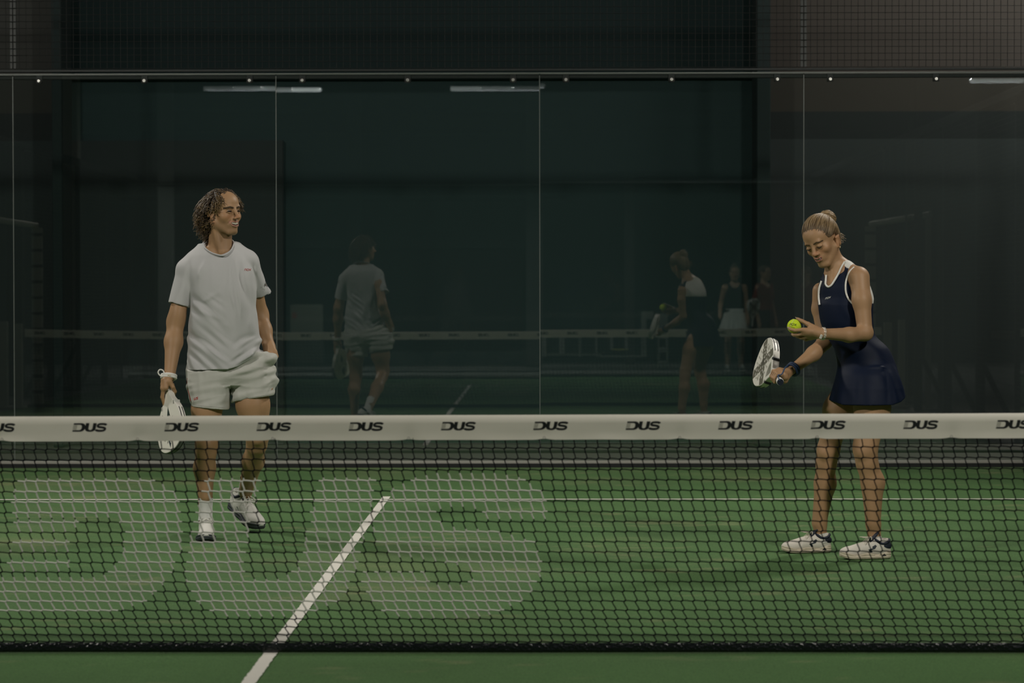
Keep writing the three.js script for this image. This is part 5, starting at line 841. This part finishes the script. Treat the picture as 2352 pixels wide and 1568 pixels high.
// ---------------------------------------------------------------- the woman in navy
{
  const base = [2.5493,0.0115,-3.5]; base[1] = 0;
  const wo = thing('person', base, 'blonde woman in white-trimmed navy sports dress, looking down at the ball she holds', 'person');
  const F = headFrame([2.415,1.5892,-3.47], -36, 24, 13, 0.985);
  const H = headPrims(F, { jaw: 0.91, nose: 0.95, smile: 0.011, mw: 0.028, my: -0.067, open: 0.0074, lipU: 0.0027, lipD: 0.0036, earY: -0.028, lid: 0.002, shut: true });
  const wristL = [2.3888,1.127,-3.19], wristR = [2.2603,0.9372,-3.43], butt = [2.1944,0.8846,-3.31], A = [-0.125, 0.25, -0.96], grip = add3(butt, nrm3(A), 0.068);
  const ball = [2.2594,1.1626,-3.268];
  const trunk = [[2.5326,1.4646,-3.52,0.0637,0.05], [2.5338,1.425,-3.52,0.0978,0.075], [2.536,1.3656,-3.52,0.122,0.098], [2.5404,1.2666,-3.51,0.1296,0.108], [2.5481,1.1787,-3.5,0.1251,0.104], [2.569,1.1127,-3.5,0.1175,0.1], [2.6174,1.0467,-3.5,0.1262,0.115], [2.6438,0.9719,-3.5,0.1306,0.13], [2.6516,0.9037,-3.5,0.1361,0.14], [2.6517,0.8487,-3.5,0.1318,0.135]];
  const P = [
    stack(trunk, 0.03),
    cap(F.w(0, -0.045, -0.035), [2.4985,1.447,-3.51], 0.046, 0.048, 0.025), cap([2.4985,1.447,-3.51], [2.5349,1.3876,-3.52], 0.05, 0.07, 0.04), cap(F.w(0.035, -0.06, -0.02), [2.4725,1.3809,-3.455], 0.013, 0.012, 0.035), cap([2.5313,1.4599,-3.49], [2.5928,1.4155,-3.42], 0.034, 0.04, 0.03),
    // left arm, holding the ball
    cap([2.599,1.4023,-3.4], [2.605,1.2891,-3.36], 0.05, 0.044, 0.03), cap([2.605,1.2891,-3.36], [2.6166,1.1417,-3.33], 0.044, 0.037, 0.03), ell([2.6231,1.1243,-3.33], [0.035, 0.033, 0.035], 0.02), cap([2.611,1.1245,-3.32], [2.532,1.1189,-3.275], 0.037, 0.036, 0.02), cap([2.532,1.1189,-3.275], wristL, 0.036, 0.0245, 0.02),
    // right arm, with the racket
    cap([2.4316,1.3371,-3.64], [2.4251,1.2438,-3.64], 0.043, 0.038, 0.03), cap([2.4251,1.2438,-3.64], [2.4463,1.0759,-3.59], 0.038, 0.034, 0.02), cap([2.4463,1.0759,-3.59], [2.3835,1.0196,-3.54], 0.036, 0.037, 0.02), cap([2.3835,1.0196,-3.54], wristR, 0.036, 0.023, 0.02),
    // legs
    cap([2.5733,0.8686,-3.56], [2.5168,0.7349,-3.585], 0.068, 0.077, 0.03), cap([2.5145,0.7349,-3.585], [2.4678,0.5221,-3.62], 0.071, 0.053, 0.03), cap([2.4678,0.5221,-3.62], [2.4623,0.4614,-3.63], 0.052, 0.048, 0.03), cap([2.4596,0.4604,-3.645], [2.4569,0.3523,-3.66], 0.047, 0.052, 0.03), cap([2.4569,0.3523,-3.66], [2.4309,0.151,-3.665], 0.052, 0.0325, 0.03), cap([2.4546,0.4532,-3.62], [2.4209,0.1519,-3.655], 0.034, 0.026, 0.03), cap([2.4309,0.151,-3.665], [2.4349,0.0666,-3.66], 0.0325, 0.034, 0.02), ell([2.449,0.5085,-3.59], [0.025, 0.032, 0.026], 0.02),
    cap([2.6636,0.8904,-3.44], [2.6649,0.7535,-3.415], 0.085, 0.088, 0.03), cap([2.6636,0.754,-3.405], [2.6245,0.5485,-3.37], 0.088, 0.058, 0.03), cap([2.6245,0.5485,-3.37], [2.6311,0.4788,-3.37], 0.055, 0.05, 0.03), cap([2.6374,0.4821,-3.385], [2.6671,0.3765,-3.395], 0.049, 0.054, 0.03), cap([2.6671,0.3765,-3.395], [2.6683,0.1654,-3.385], 0.054, 0.033, 0.03), cap([2.6277,0.4707,-3.36], [2.6598,0.1777,-3.37], 0.034, 0.026, 0.03), cap([2.6683,0.1654,-3.385], [2.6743,0.0719,-3.38], 0.033, 0.035, 0.02), ell([2.6071,0.529,-3.335], [0.026, 0.034, 0.026], 0.02),
    // left hand: palm up under the ball, thumb over it
    cap(wristL, [2.3551,1.1355,-3.195], 0.024, 0.02, 0.02), cap([2.3599,1.1354,-3.2], [2.2968,1.145,-3.212], 0.018, 0.0118, 0.016), cap([2.3604,1.1311,-3.205], [2.3042,1.1266,-3.222], 0.018, 0.0115, 0.016), cap([2.3637,1.1244,-3.215], [2.3228,1.1112,-3.235], 0.017, 0.0108, 0.016), cap([2.3669,1.1178,-3.225], [2.3395,1.1023,-3.25], 0.0165, 0.0098, 0.016), ell([2.3335,1.1328,-3.235], [0.034, 0.017, 0.03], 0.02),
    cap([2.2968,1.145,-3.212], [2.2591,1.1427,-3.2225], 0.0098, 0.0086, 0.004), cap([2.2591,1.1427,-3.2225], [2.2388,1.1469,-3.234], 0.0086, 0.0078, 0.003), cap([2.2388,1.1469,-3.234], [2.2289,1.1532,-3.243], 0.0078, 0.0066, 0.003),
    cap([2.3042,1.1266,-3.222], [2.2756,1.121,-3.236], 0.0094, 0.0086, 0.004), cap([2.2756,1.121,-3.236], [2.2576,1.118,-3.25], 0.0085, 0.0077, 0.003), cap([2.2576,1.118,-3.25], [2.2491,1.1227,-3.262], 0.0077, 0.0066, 0.003),
    cap([2.3228,1.1112,-3.235], [2.2923,1.1056,-3.252], 0.0088, 0.0082, 0.004), cap([2.2923,1.1056,-3.252], [2.2745,1.1107,-3.268], 0.0081, 0.0074, 0.003), cap([2.2745,1.1107,-3.268], [2.2649,1.1181,-3.28], 0.0073, 0.0063, 0.003),
    cap([2.3395,1.1023,-3.25], [2.3172,1.0945,-3.264], 0.0082, 0.0074, 0.004), cap([2.3172,1.0945,-3.264], [2.3014,1.1029,-3.278], 0.0073, 0.0066, 0.003), cap([2.3014,1.1029,-3.278], [2.2916,1.1125,-3.288], 0.0066, 0.0057, 0.003),
    cap([2.3674,1.146,-3.21], [2.3246,1.1727,-3.232], 0.016, 0.0118, 0.014), cap([2.3246,1.1727,-3.232], [2.2961,1.1887,-3.248], 0.011, 0.0094, 0.005), cap([2.2961,1.1887,-3.248], [2.2738,1.2004,-3.262], 0.0092, 0.007, 0.003),
    ...fist(grip, A, [0.9, 0.38, 0.1], -1, wristR, 0.0165),
    ...H,
  ];
  const skin = skinColor(F, [0.375, 0.225, 0.122], { brow: [0.04, 0.026, 0.017], lip: [0.36, 0.165, 0.115], browK: 1.15 });
  const fine = [around(F.w(0, 0.0, 0.01), [0.15, 0.16, 0.15]), [add3([2.2256,1.073,-3.32], [0, 0, -0.02]), add3([2.3747,1.2219,-3.14], [0, 0, 0])], around(grip, [0.085, 0.085, 0.1])];
  part('body', bodyMesh(P, fine, base, skin, 0.0065), skinMat, wo);
  eyes(F, [-0.3, -0.85, 0.4], wo, base); teeth(F, wo, base, 8, 0.0066, 0.0002, -0.002); lashes(F, wo, base, -0.0072, 0.0014);
  const local = (g) => g.translate(-base[0], -base[1], -base[2]);
  // nails of the hand on the ball
  for (const [p, d] of [[[2.2703,1.2037,-3.259], [-0.8, 0.5, 0.1]], [[2.2272,1.1548,-3.237], [-0.6, 0.4, -0.3]]]) { const q = new THREE.SphereGeometry(1, 10, 8).scale(0.0085, 0.0018, 0.0045); q.applyQuaternion(new THREE.Quaternion().setFromUnitVectors(new THREE.Vector3(1, 0, 0), V(nrm3(d)))); part('nail', local(q.translate(...p)), std(0.42, 0.34, 0.25, 0.25), wo); }
  // pulled-back hair with a bun
  {
    const hl = ([x, y, z]) => (y < -0.085 ? -1 : z > -0.035 && y < 0.0 + (Math.abs(x) > 0.05 ? 0.012 : 0) ? -1 : y * 0.6 - z * 0.8 + 0.019 - 0.35 * Math.max(0, Math.abs(x) - 0.055) * (z > 0 ? 1 : 0));
    const field = { prims: [ell(F.w(0, 0.04, -0.018), [0.0805, 0.0915, 0.1015], 0.02, F.A), ell(F.w(0, -0.02, -0.062), [0.062, 0.075, 0.044], 0.04, F.A)], post: (d, x, y, z) => Math.max(d, -hl(F.l(x, y, z)) * 0.8) };
    const blond = (t) => mix3([0.085, 0.052, 0.024], [0.36, 0.25, 0.125], t), L = [paintGeo(strip(clothMesh(field, 0.0042, base)), [0.1, 0.063, 0.03])];
    const bun = [0.014, 0.076, -0.108], root0 = [0.006, 0.066, -0.094], cc = [0, 0.02, -0.03];
    const onCap = (d) => { const o = add3(F.w(...cc), sub3(F.w(...d), F.o), 0.25 / F.s); return F.l(...march({ prims: field.prims }, o, nrm3(sub3(F.w(...cc), o)), 0.3)); };
    for (let i = 0, made = 0; i < 12000 && made < 620; i++) {
      const th = rnd() * Math.PI * 2, cy = rr(-0.98, 0.95), d = [Math.cos(th) * Math.sqrt(1 - cy * cy), cy, Math.sin(th) * Math.sqrt(1 - cy * cy)], p0 = onCap(d), h = hl(p0);
      if (h < 0.0005 || (h > 0.02 && rnd() > 0.35)) continue;
      made++;
      const d0 = nrm3(sub3(p0, cc)), d1 = nrm3(sub3(root0, cc)), pts = [], wob = rr(-0.06, 0.06);
      for (let k = 0; k <= 7; k++) { const t = k / 7, m = nrm3(add3(mix3(d0, d1, t), [wob, 0, 0], Math.sin(t * 3.14))); const q = onCap(m); pts.push(F.w(...add3(q, m, 0.0012 + rr(0, 0.0022) * Math.sin(t * 3.14)))); }
      const tone = 0.5 + 0.5 * N3(p0[0] * 60, p0[1] * 60, 3) + rr(-0.3, 0.3);
      L.push(paintGeo(strip(tubeGeo(pts, (t) => 0.0021 * F.s * (0.35 + 0.65 * Math.min(1, t * 5)), 4, 14)).translate(-base[0], -base[1], -base[2]), (k) => blond(Math.min(1, Math.max(0, tone * 0.75 + 0.35 * k - (k < 0.12 ? 0.25 : 0))))));
    }
    // the bun: strands wound round it
    const bx = nrm3([0.2, 0.75, -0.62]), bu = nrm3(cross3(bx, [1, 0, 0])), bv = cross3(bx, bu);
    L.push(paintGeo(strip(netMesh({ prims: [ell(F.w(...bun), [0.036, 0.036, 0.036], 0.01)] }, ...around(F.w(...bun), [0.05, 0.05, 0.05]), 0.005, { base })), [0.16, 0.1, 0.045]));
    for (let i = 0; i < 150; i++) {
      const pts = [], a0 = rr(0, 6.28), turn = rr(1.2, 3.2), la = rr(-0.9, 1.2), lb = la + rr(-0.7, 0.7), R = 0.041 + rr(0, 0.005);
      for (let k = 0; k <= 9; k++) { const t = k / 9, a = a0 + turn * t, l = la + (lb - la) * t, c = Math.cos(l) * R, s = Math.sin(l) * R * 0.95; pts.push(F.w(...[0, 1, 2].map((j) => bun[j] + bu[j] * Math.cos(a) * c + bv[j] * Math.sin(a) * c + bx[j] * s))); }
      const tone = rr(0.25, 1); L.push(paintGeo(strip(tubeGeo(pts, 0.0024 * F.s, 4, 14)).translate(-base[0], -base[1], -base[2]), blond(tone)));
    }
    for (let i = 0; i < 40; i++) { // loose wisps at the nape and over the bun
      const nape = i < 40, r = nape ? onCap(nrm3([rr(-0.5, 0.9), rr(-0.9, -0.3), -0.8])) : add3(bun, bx, 0.034), pts = [], o = nape ? [rr(-0.2, 0.5), rr(-0.5, -0.1), -1] : [rr(-0.6, 0.6), rr(0.4, 1), rr(-1, 0.2)];
      for (let k = 0; k <= 5; k++) { const t = k / 5; pts.push(F.w(r[0] + o[0] * 0.03 * t + rr(-0.003, 0.003), r[1] + o[1] * 0.032 * t * (nape ? t : 1) - (nape ? 0.018 * t : 0), r[2] + o[2] * 0.028 * t + rr(-0.003, 0.003))); }
      L.push(paintGeo(strip(tubeGeo(pts, 0.0006, 3, 8)).translate(-base[0], -base[1], -base[2]), blond(0.8)));
    }
    part('hair', mergeGeometries(L.map((g) => { const q = g.index ? g.toNonIndexed() : g; q.deleteAttribute('uv'); return q; })), hairMat, wo).userData.label = 'blonde hair pulled back into a loose bun';
  }
  part('earring', local(new THREE.SphereGeometry(0.0042, 10, 8).translate(...F.w(0.081, -0.062, -0.013))), std(0.8, 0.72, 0.5, 0.2, 0.9), wo);
  // dress
  const fwd = nrm3([-0.62, 0, 0.78]), mid = [2.5414,1.2666,-3.5], armpitY = [2.5414,1.2732,-3.5][1], yokeA = [2.5184,1.4678,-3.4], yokeB = [2.5489,1.447,-3.4];
  const g5 = (r, a, b) => [r[0], r[1], r[2], r[3] + a, r[4] + b];
  const hem = lerpAt([[2.445,0.7916,-3.4], [2.4711,0.7806,-3.4], [2.5104,0.7675,-3.4], [2.6237,0.7673,-3.4], [2.7545,0.7694,-3.4], [2.798,0.7824,-3.4], [2.8437,0.8129,-3.4]]);
  const pleat = crease([[[2.7458,0.9188,-3.37], [2.773,0.779,-3.33], 0.016, 0.01], [[2.7162,0.9409,-3.36], [2.7226,0.7799,-3.31], 0.014, -0.008], [[2.7897,0.939,-3.42], [2.8191,0.7985,-3.38], 0.016, 0.012], [[2.64,1.0498,-3.36], [2.7405,1.0231,-3.38], 0.008, 0.005], [[2.663,1.0822,-3.37], [2.7318,1.0492,-3.38], 0.007, 0.006], [[2.663,1.1149,-3.37], [2.72,1.0817,-3.39], 0.007, 0.006], [[2.6726,1.0171,-3.36], [2.7514,0.9882,-3.38], 0.009, 0.005], [[2.6389,0.9522,-3.35], [2.7379,0.9583,-3.36], 0.007, 0.006], [[2.5099,0.9194,-3.36], [2.4696,0.7793,-3.33], 0.016, 0.006], [[2.5943,0.8983,-3.34], [2.5829,0.774,-3.3], 0.02, -0.006], [[2.4491,1.071,-3.4], [2.5653,1.0497,-3.37], 0.009, 0.003], [[2.5034,1.2673,-3.4], [2.5663,1.1802,-3.38], 0.016, 0.003]]);
  const neckline = outlineCut([[2.5265,1.4858,-3.45], [2.5123,1.4552,-3.45], [2.4969,1.4223,-3.43], [2.4772,1.3873,-3.41], [2.4619,1.3655,-3.41], [2.4478,1.3568,-3.41], [2.4358,1.3699,-3.42], [2.4337,1.3919,-3.46], [2.4338,1.4184,-3.5], [2.4161,1.5524,-3.5], [2.5477,1.5742,-3.5]]);
  const dress = {
    prims: [stack([g5(trunk[0], 0.006, 0.006), g5(trunk[1], 0.006, 0.007), g5(trunk[2], 0.007, 0.012), [2.5449,1.3017,-3.52,0.1396,0.122], [2.5426,1.2666,-3.51,0.1384,0.124], [2.5476,1.1787,-3.5,0.1323,0.115], [2.5674,1.1127,-3.5,0.1246,0.11], [2.6196,1.0467,-3.5,0.1372,0.126], [2.646,0.9719,-3.5,0.146,0.143], [2.6503,0.9128,-3.49,0.158,0.172], [2.653,0.8492,-3.485,0.1788,0.19], [2.6558,0.7506,-3.48,0.2039,0.205]], 0.02), cap([2.5426,1.4597,-3.475], [2.5691,1.4266,-3.44], 0.033, 0.036, 0.03),
      cut(ell([2.502,1.4604,-3.54], [0.052, 0.05, 0.07], 0.006)), cut(ell([2.6188,1.3759,-3.35], [0.088, 0.104, 0.085], 0.006)), cut(ell([2.3873,1.366,-3.62], [0.042, 0.11, 0.1], 0.006)), cut(ell([2.5791,0.6957,-3.48], [0.17, 0.11, 0.13], 0.01))],
    post: (d, x, y, z) => Math.max(z > -3.57 && y > armpitY ? neckline(x, y) : -1, pleat(d, x, y, z) + 0.0016 * N3(x * 18, y * 10, z * 18) + (y < mid[1] - 0.4 ? 0.004 * Math.sin(Math.atan2(z + 3.5, x - mid[0]) * 9) * smooth(mid[1] - 0.38, mid[1] - 0.52, y) : 0), (hem(x) - y) * 0.95),
  };
  const dcol = (x, y, z, n) => { const q = (x - mid[0]) * fwd[0] + (z - mid[2]) * fwd[2], back = q < -0.035 && y > armpitY, yk = (x - yokeA[0]) * (yokeB[1] - yokeA[1]) - (y - yokeA[1]) * (yokeB[0] - yokeA[0]); return back || (yk < 0 && x > yokeA[0] - 0.02 && y > yokeB[1] - 0.012) ? [0.66, 0.65, 0.61] : [0.0025, 0.0075, 0.024]; };
  const dm = part('dress', clothMesh(dress, 0.0048, base, dcol), vcloth, wo); dm.userData.label = 'navy sleeveless sports dress with a white yoke';
  const whole = { prims: [...dress.prims.filter((p) => p.s !== -1), ...P.slice(0, 5)] }, dropW = (p) => { const q = march(whole, [p[0], p[1], p[2] + 0.35], [0, 0, -1], 0.7); return q[2] < p[2] - 0.12 ? p : add3(q, [0, 0, 1], 0.0005); };
  const drop = (p) => add3(march(dress, [p[0], p[1], p[2] + 0.35], [0, 0, -1], 0.7), [0, 0, 1], 0.001);
  const trim = (pts) => part('trim', local(tubeGeo(pts.map(dropW), 0.0052, 6, 60)), inked.white, dm);
  trim([[2.5291,1.4841,-3.49], [2.5118,1.4552,-3.455], [2.4958,1.4223,-3.43], [2.4749,1.3872,-3.4], [2.4597,1.3654,-3.4], [2.4466,1.3578,-3.4], [2.4347,1.3698,-3.4], [2.4359,1.3919,-3.46], [2.4393,1.4163,-3.51]]);
  trim([[2.5728,1.4568,-3.4], [2.5489,1.4329,-3.4], [2.5359,1.398,-3.4], [2.5294,1.3632,-3.4], [2.5316,1.3261,-3.4], [2.5425,1.2977,-3.4], [2.5622,1.2737,-3.4]]);
  trim([[2.4173,1.3877,-3.5], [2.4064,1.3504,-3.5], [2.4042,1.3108,-3.5], [2.4064,1.2668,-3.5]]);
  part('chest_print', local(word('nox', [2.4325,1.2946,-3.4], [0.0072, 0.0022, 0], [0.0028, 0.0085, 0], 0.0009, drop)), inked.white, dm);
  // shoes
  const ST = { upper: std(0.62, 0.58, 0.52, 0.6), sole: std(0.55, 0.48, 0.37, 0.6), collar: inked.navy, tongue: inked.navy, lace: std(0.55, 0.52, 0.42, 0.8), heelCounter: true, wedge: true, stand: 0.012,
    mark: [[[0.098, 0.078], [0.118, 0.066], [0.112, 0.058], [0.09, 0.07]], [[0.092, 0.07], [0.112, 0.06], [0.14, 0.052], [0.122, 0.05], [0.1, 0.056]], [[0.122, 0.05], [0.14, 0.053], [0.126, 0.034], [0.115, 0.038]]], markMat: std(0.02, 0.028, 0.04, 0.6) };
  const hR = [2.4867,-0.0009,-3.665], tR = [2.2285,-0.0029,-3.62], hL = [2.7507,-0.0009,-3.365], tL = [2.4881,-0.0042,-3.315]; for (const q of [hR, tR, hL, tL]) q[1] = 0.002;
  shoe(wo, 'shoe', hR, tR, 1, ST, base); shoe(wo, 'shoe', hL, tL, 1, ST, base);
  const low = std(0.6, 0.59, 0.55, 0.9);
  for (const [a, b] of [[[2.4306,0.0955,-3.662], [2.4393,0.0488,-3.66]], [[2.6702,0.1065,-3.383], [2.6786,0.05,-3.38]]]) part('ankle_sock', local(tubeGeo([a, mix3(a, b, 0.5), b], (t) => 0.037 + 0.003 * t, 18, 10)), low, wo);
  // watch on the left wrist, strap of the racket on the right
  const ringAt = (c, ax, ru, rv, n) => { const a = nrm3(ax), u = nrm3(cross3(a, [0, 0, 1])), v = cross3(a, u); return Array.from({ length: n }, (_, i) => { const t = (i / n) * 6.2832; return add3(add3(c, u, Math.cos(t) * ru), v, Math.sin(t) * rv); }); };
  const wc = [2.3934,1.1269,-3.193], wax = [1, -0.1, -0.3], links = []; for (const k of [-0.0045, 0, 0.0045]) for (const p of ringAt(add3(wc, nrm3(wax), k), wax, 0.0295, 0.0285, 26)) links.push(new THREE.IcosahedronGeometry(0.0033, 1).translate(...p));
  const watch = part('watch', local(merge(links)), std(0.75, 0.7, 0.64, 0.25, 0.9), wo); watch.userData.label = 'silver link watch with a small rectangular face';
  const fc = rbox(0.013, 0.022, 0.006, 0, 0, 0, 0.002); fc.rotateZ(-0.35).rotateY(0.1).translate(...[2.3805,1.1124,-3.163]); part('watch_face', local(fc), std(0.7, 0.7, 0.62, 0.2, 0.4), watch);
  const sc = [2.2675,0.9413,-3.436], sax = sub3([2.3835,1.0196,-3.54], wristR); const band = part('wristband', local(merge([tubeGeo(ringAt(sc, sax, 0.031, 0.031, 18), 0.0075, 8, 50, true), tubeGeo(ringAt(add3(sc, nrm3(sax), 0.011), sax, 0.032, 0.032, 18), 0.0075, 8, 50, true)])), std(0.012, 0.035, 0.1, 0.6), wo); band.userData.label = 'blue wrist strap of the racket';
  part('cord', local(tubeGeo([[2.2465,0.9665,-3.4], [2.223,0.9546,-3.36], [2.2124,0.9357,-3.34], [2.2002,0.921,-3.325], [2.185,0.9188,-3.325], [2.1858,0.9041,-3.31], [2.1915,0.8914,-3.302]], 0.003, 6, 40)), std(0.03, 0.07, 0.16, 0.6), band);
  racket(butt, A, [0.328, 0.914, 0.237], 'x', 'white racket with big dark X print, held low in the navy-dressed woman\'s hand');
  // ball
  const bt = thing('tennis_ball', ball, 'fluorescent yellow ball held up in the woman\'s left hand', 'ball'), R = 0.0352;
  const fuzz = dataTex(256, 128, (u, v, x, y) => { const k = ((x * 374761393) ^ (y * 668265263)) >>> 0, r = ((k ^ (k >>> 13)) * 1274126177 >>> 0) % 256; return [r, r, r]; }, false, 2, 2);
  part('felt', new THREE.SphereGeometry(R, 48, 32), new THREE.MeshStandardMaterial({ color: lin(0.62, 0.8, 0.03), roughness: 1, bumpMap: fuzz, bumpScale: 0.0012 }), bt);
  const seam = []; for (let i = 0; i < 80; i++) { const t = (i / 80) * 6.2832, a = 0.44 * Math.PI / 2; const x = Math.cos(t) * Math.cos(a * Math.sin(2 * t) * 0.9), y = Math.sin(t) * Math.cos(a * Math.sin(2 * t) * 0.9), z = Math.sin(a * Math.sin(2 * t) * 0.9); seam.push([x * R, z * R, y * R * -1]); }
  const sg = tubeGeo(seam, 0.0011, 5, 160, true); sg.rotateX(0.5).rotateZ(0.9).rotateY(2.2); part('seam', sg, std(0.62, 0.66, 0.3, 0.9), bt);
  const onBall = (p) => { const q = nrm3(sub3(p, ball)); return [q[0] * (R + 0.0002), q[1] * (R + 0.0002), q[2] * (R + 0.0002)]; };
  part('print', word('nox', add3([2.2281,1.1706,-3.235], [0, 0, 0]), [0.0115, -0.0022, 0], [0.0028, 0.0105, 0], 0.00125, onBall), inked.ink, bt);
  const ul = new Cords(4); ul.line(Array.from({ length: 8 }, (_, i) => onBall(add3([2.227,1.1631,-3.235], [0.0045 * i, -0.0012 * i, 0]))), 0.0008); part('print', ul.geo(), inked.ink, bt);
}

// ---------------------------------------------------------------- two people behind the camera, seen mirrored in the glass
function bystander([x, , z], yaw, o) {
  const g = thing('person', [x, 0, z], o.label, 'person'), F = headFrame([0, 1.6 * o.s, 0.01], 0, 0, 0, 0.98), s = o.s;
  const q = (a) => a.map((v, i) => (i < 3 ? v * s : v)), c = (a, b, ra, rb, k = 0.03) => cap(q(a), q(b), ra * s, rb * s, k);
  const trunk = [[0, 1.44, -0.01, 0.085, 0.055], [0, 1.38, -0.01, 0.155, 0.082], [0, 1.28, 0, 0.15, 0.1], [0, 1.12, 0, 0.125, 0.088], [0, 1.0, 0, 0.15, 0.1], [0, 0.9, 0, 0.165, 0.105]].map((r) => r.map((v) => v * s));
  const H = headPrims(F, { jaw: 1, nose: 1, smile: 0.006, mw: 0.026, my: -0.066, open: 0.005 });
  const hand = (w, d) => [c(w, add3(w, d, 0.07), 0.03, 0.026, 0.01), ...[-0.024, -0.008, 0.008, 0.024].map((k, i) => c(add3(add3(w, d, 0.06), [0, 0, k], 1), add3(add3(w, d, 0.15 - Math.abs(i - 1.3) * 0.012), [0, 0, k * 0.9], 1), 0.009, 0.007, 0.004)), c(add3(w, d, 0.025), add3(add3(w, d, 0.09), [0, 0, 0.04], 1), 0.012, 0.009, 0.008)];
  const P = [stack(trunk, 0.03), c([0, 1.54, -0.02], [0, 1.42, -0.02], 0.05, 0.055), c([-0.16, 1.37, -0.01], [-0.2, 1.08, -0.03], 0.046, 0.037), c([-0.2, 1.08, -0.03], [-0.215, 0.86, 0.04], 0.037, 0.026), ...hand([-0.215, 0.85, 0.04], [0.02, -0.97, 0.2]),
    c([0.16, 1.37, -0.01], [0.215, 1.09, -0.05], 0.046, 0.037), c([0.215, 1.09, -0.05], o.racket ? [0.25, 0.93, 0.12] : [0.215, 0.86, 0.04], 0.037, 0.026), ...hand(o.racket ? [0.25, 0.92, 0.13] : [0.215, 0.85, 0.04], o.racket ? [0.1, -0.5, 0.8] : [-0.02, -0.97, 0.2])];
  for (const m of [-1, 1]) P.push(c([m * 0.085, 0.88, 0], [m * 0.1, 0.5, 0.01], 0.086, 0.054), c([m * 0.1, 0.5, 0.01], [m * 0.105, 0.34, -0.015], 0.052, 0.054), c([m * 0.105, 0.34, -0.015], [m * 0.11, 0.08, -0.02], 0.054, 0.034));
  P.push(...H);
  const skin = skinColor(F, [0.44, 0.27, 0.17]);
  part('body', bodyMesh(P, [around(F.w(0, 0, 0.01), [0.13, 0.15, 0.14])], [0, 0, 0], skin, 0.012, 0.005), skinMat, g);
  const hairF = { prims: [ell(F.w(0, 0.04, -0.02), [0.083, 0.092, 0.102], 0.02, F.A), ell(F.w(0, -0.02, -0.065), [0.062, 0.08, 0.046], 0.04, F.A), ell(F.w(0, o.racket ? 0.13 : 0.02, o.racket ? -0.03 : -0.1), [0.04, 0.036, 0.04], 0.01, F.A)], post: (d, X, Y, Z) => { const [a, b, e] = F.l(X, Y, Z); return Math.max(d + 0.003 * Math.sin(a * 260), -(e > -0.03 && b < 0.01 ? -1 : b * 0.6 - e * 0.8 + 0.026) * 0.8); } };
  part('hair', clothMesh(hairF, 0.006, [0, 0, 0]), std(0.06, 0.038, 0.02, 0.6), g);
  const grow = (r, a) => [r[0], r[1], r[2], r[3] + a, r[4] + a];
  const top = { prims: [stack(trunk.map((r) => grow(r, 0.01)), 0.02), ...(o.sleeves ? [-1, 1].map((m) => sleeve(q([m * 0.14, 1.38, -0.01]), q([m * 0.195, 1.17, -0.03]), 0.06, 0.056, 0.03, 0.04)) : []), cut(ell(q([0, 1.47, 0.03]), [0.085, 0.12, 0.11], 0.01)), ...(o.sleeves ? [] : [-1, 1].map((m) => cut(ell(q([m * 0.185, 1.38, 0]), [0.07, 0.13, 0.13], 0.01))))], post: (d, X, Y, Z) => Math.max(d + 0.003 * N3(X * 14, Y * 9, Z * 14), 0.96 * s - Y) };
  part('top', clothMesh(top, 0.009, [0, 0, 0]), cloth(...o.top), g);
  if (o.skirt) {
    const sk = { prims: [stack([[0, 1.03, 0, 0.155, 0.11], [0, 0.9, 0, 0.18, 0.125], [0, 0.72, 0, 0.235, 0.17], [0, 0.62, 0, 0.255, 0.19]].map((r) => r.map((v) => v * s)), 0.02)], post: (d, X, Y, Z) => Math.max(d + 0.008 * Math.sin(Math.atan2(Z, X) * 14) * smooth(1.0, 0.7, Y / s), 0.69 * s - Y) };
    part('skirt', clothMesh(sk, 0.009, [0, 0, 0]), cloth(0.66, 0.65, 0.6), g);
  } else {
    const tr = { prims: [stack([[0, 1.0, 0, 0.165, 0.115], [0, 0.85, 0, 0.185, 0.12], [0, 0.8, 0, 0.18, 0.11]].map((r) => r.map((v) => v * s)), 0.03), ...[-1, 1].flatMap((m) => [c([m * 0.088, 0.86, 0], [m * 0.1, 0.5, 0.01], 0.098, 0.074), c([m * 0.1, 0.5, 0.01], [m * 0.11, 0.1, -0.02], 0.074, 0.058)])] };
    part('trousers', clothMesh(tr, 0.01, [0, 0, 0]), cloth(0.02, 0.022, 0.026), g);
  }
  const ST = { upper: std(0.6, 0.58, 0.54, 0.6), sole: std(0.4, 0.38, 0.34, 0.6), collar: inked.navy, tongue: inked.white, lace: inked.white, mark: [], markMat: inked.ink };
  for (const m of [-1, 1]) shoe(g, 'shoe', [m * 0.11 * s, 0.002, -0.07], [m * 0.135 * s, 0.002, 0.2], 1, ST, [0, 0, 0]);
  g.rotation.y = yaw;
  return g;
}
{
  const b = [4.1319,-0.0001,11.8]; b[1] = 0;
  bystander(b, Math.PI * 0.98, { s: 1.0, racket: true, skirt: true, top: [0.006, 0.007, 0.01], label: 'woman in black tank top and white skirt, mirrored between the two players' });
  const r0 = [4.4065,0.7452,11.65];
  racket([r0[0], r0[1], 11.66], [0.02, 0.8, -0.25], [0.7, 0.05, 0.5], 'x', 'white padel racket held by the mirrored woman in the white skirt', false);
  const d = [4.6751,-0.0202,12.4]; d[1] = 0;
  bystander(d, Math.PI * 0.75, { s: 1.0, sleeves: true, top: [0.16, 0.03, 0.022], label: 'person in dark red top, mirrored dimly beside the woman in the white skirt' });
}
renderer.render(scene, camera);
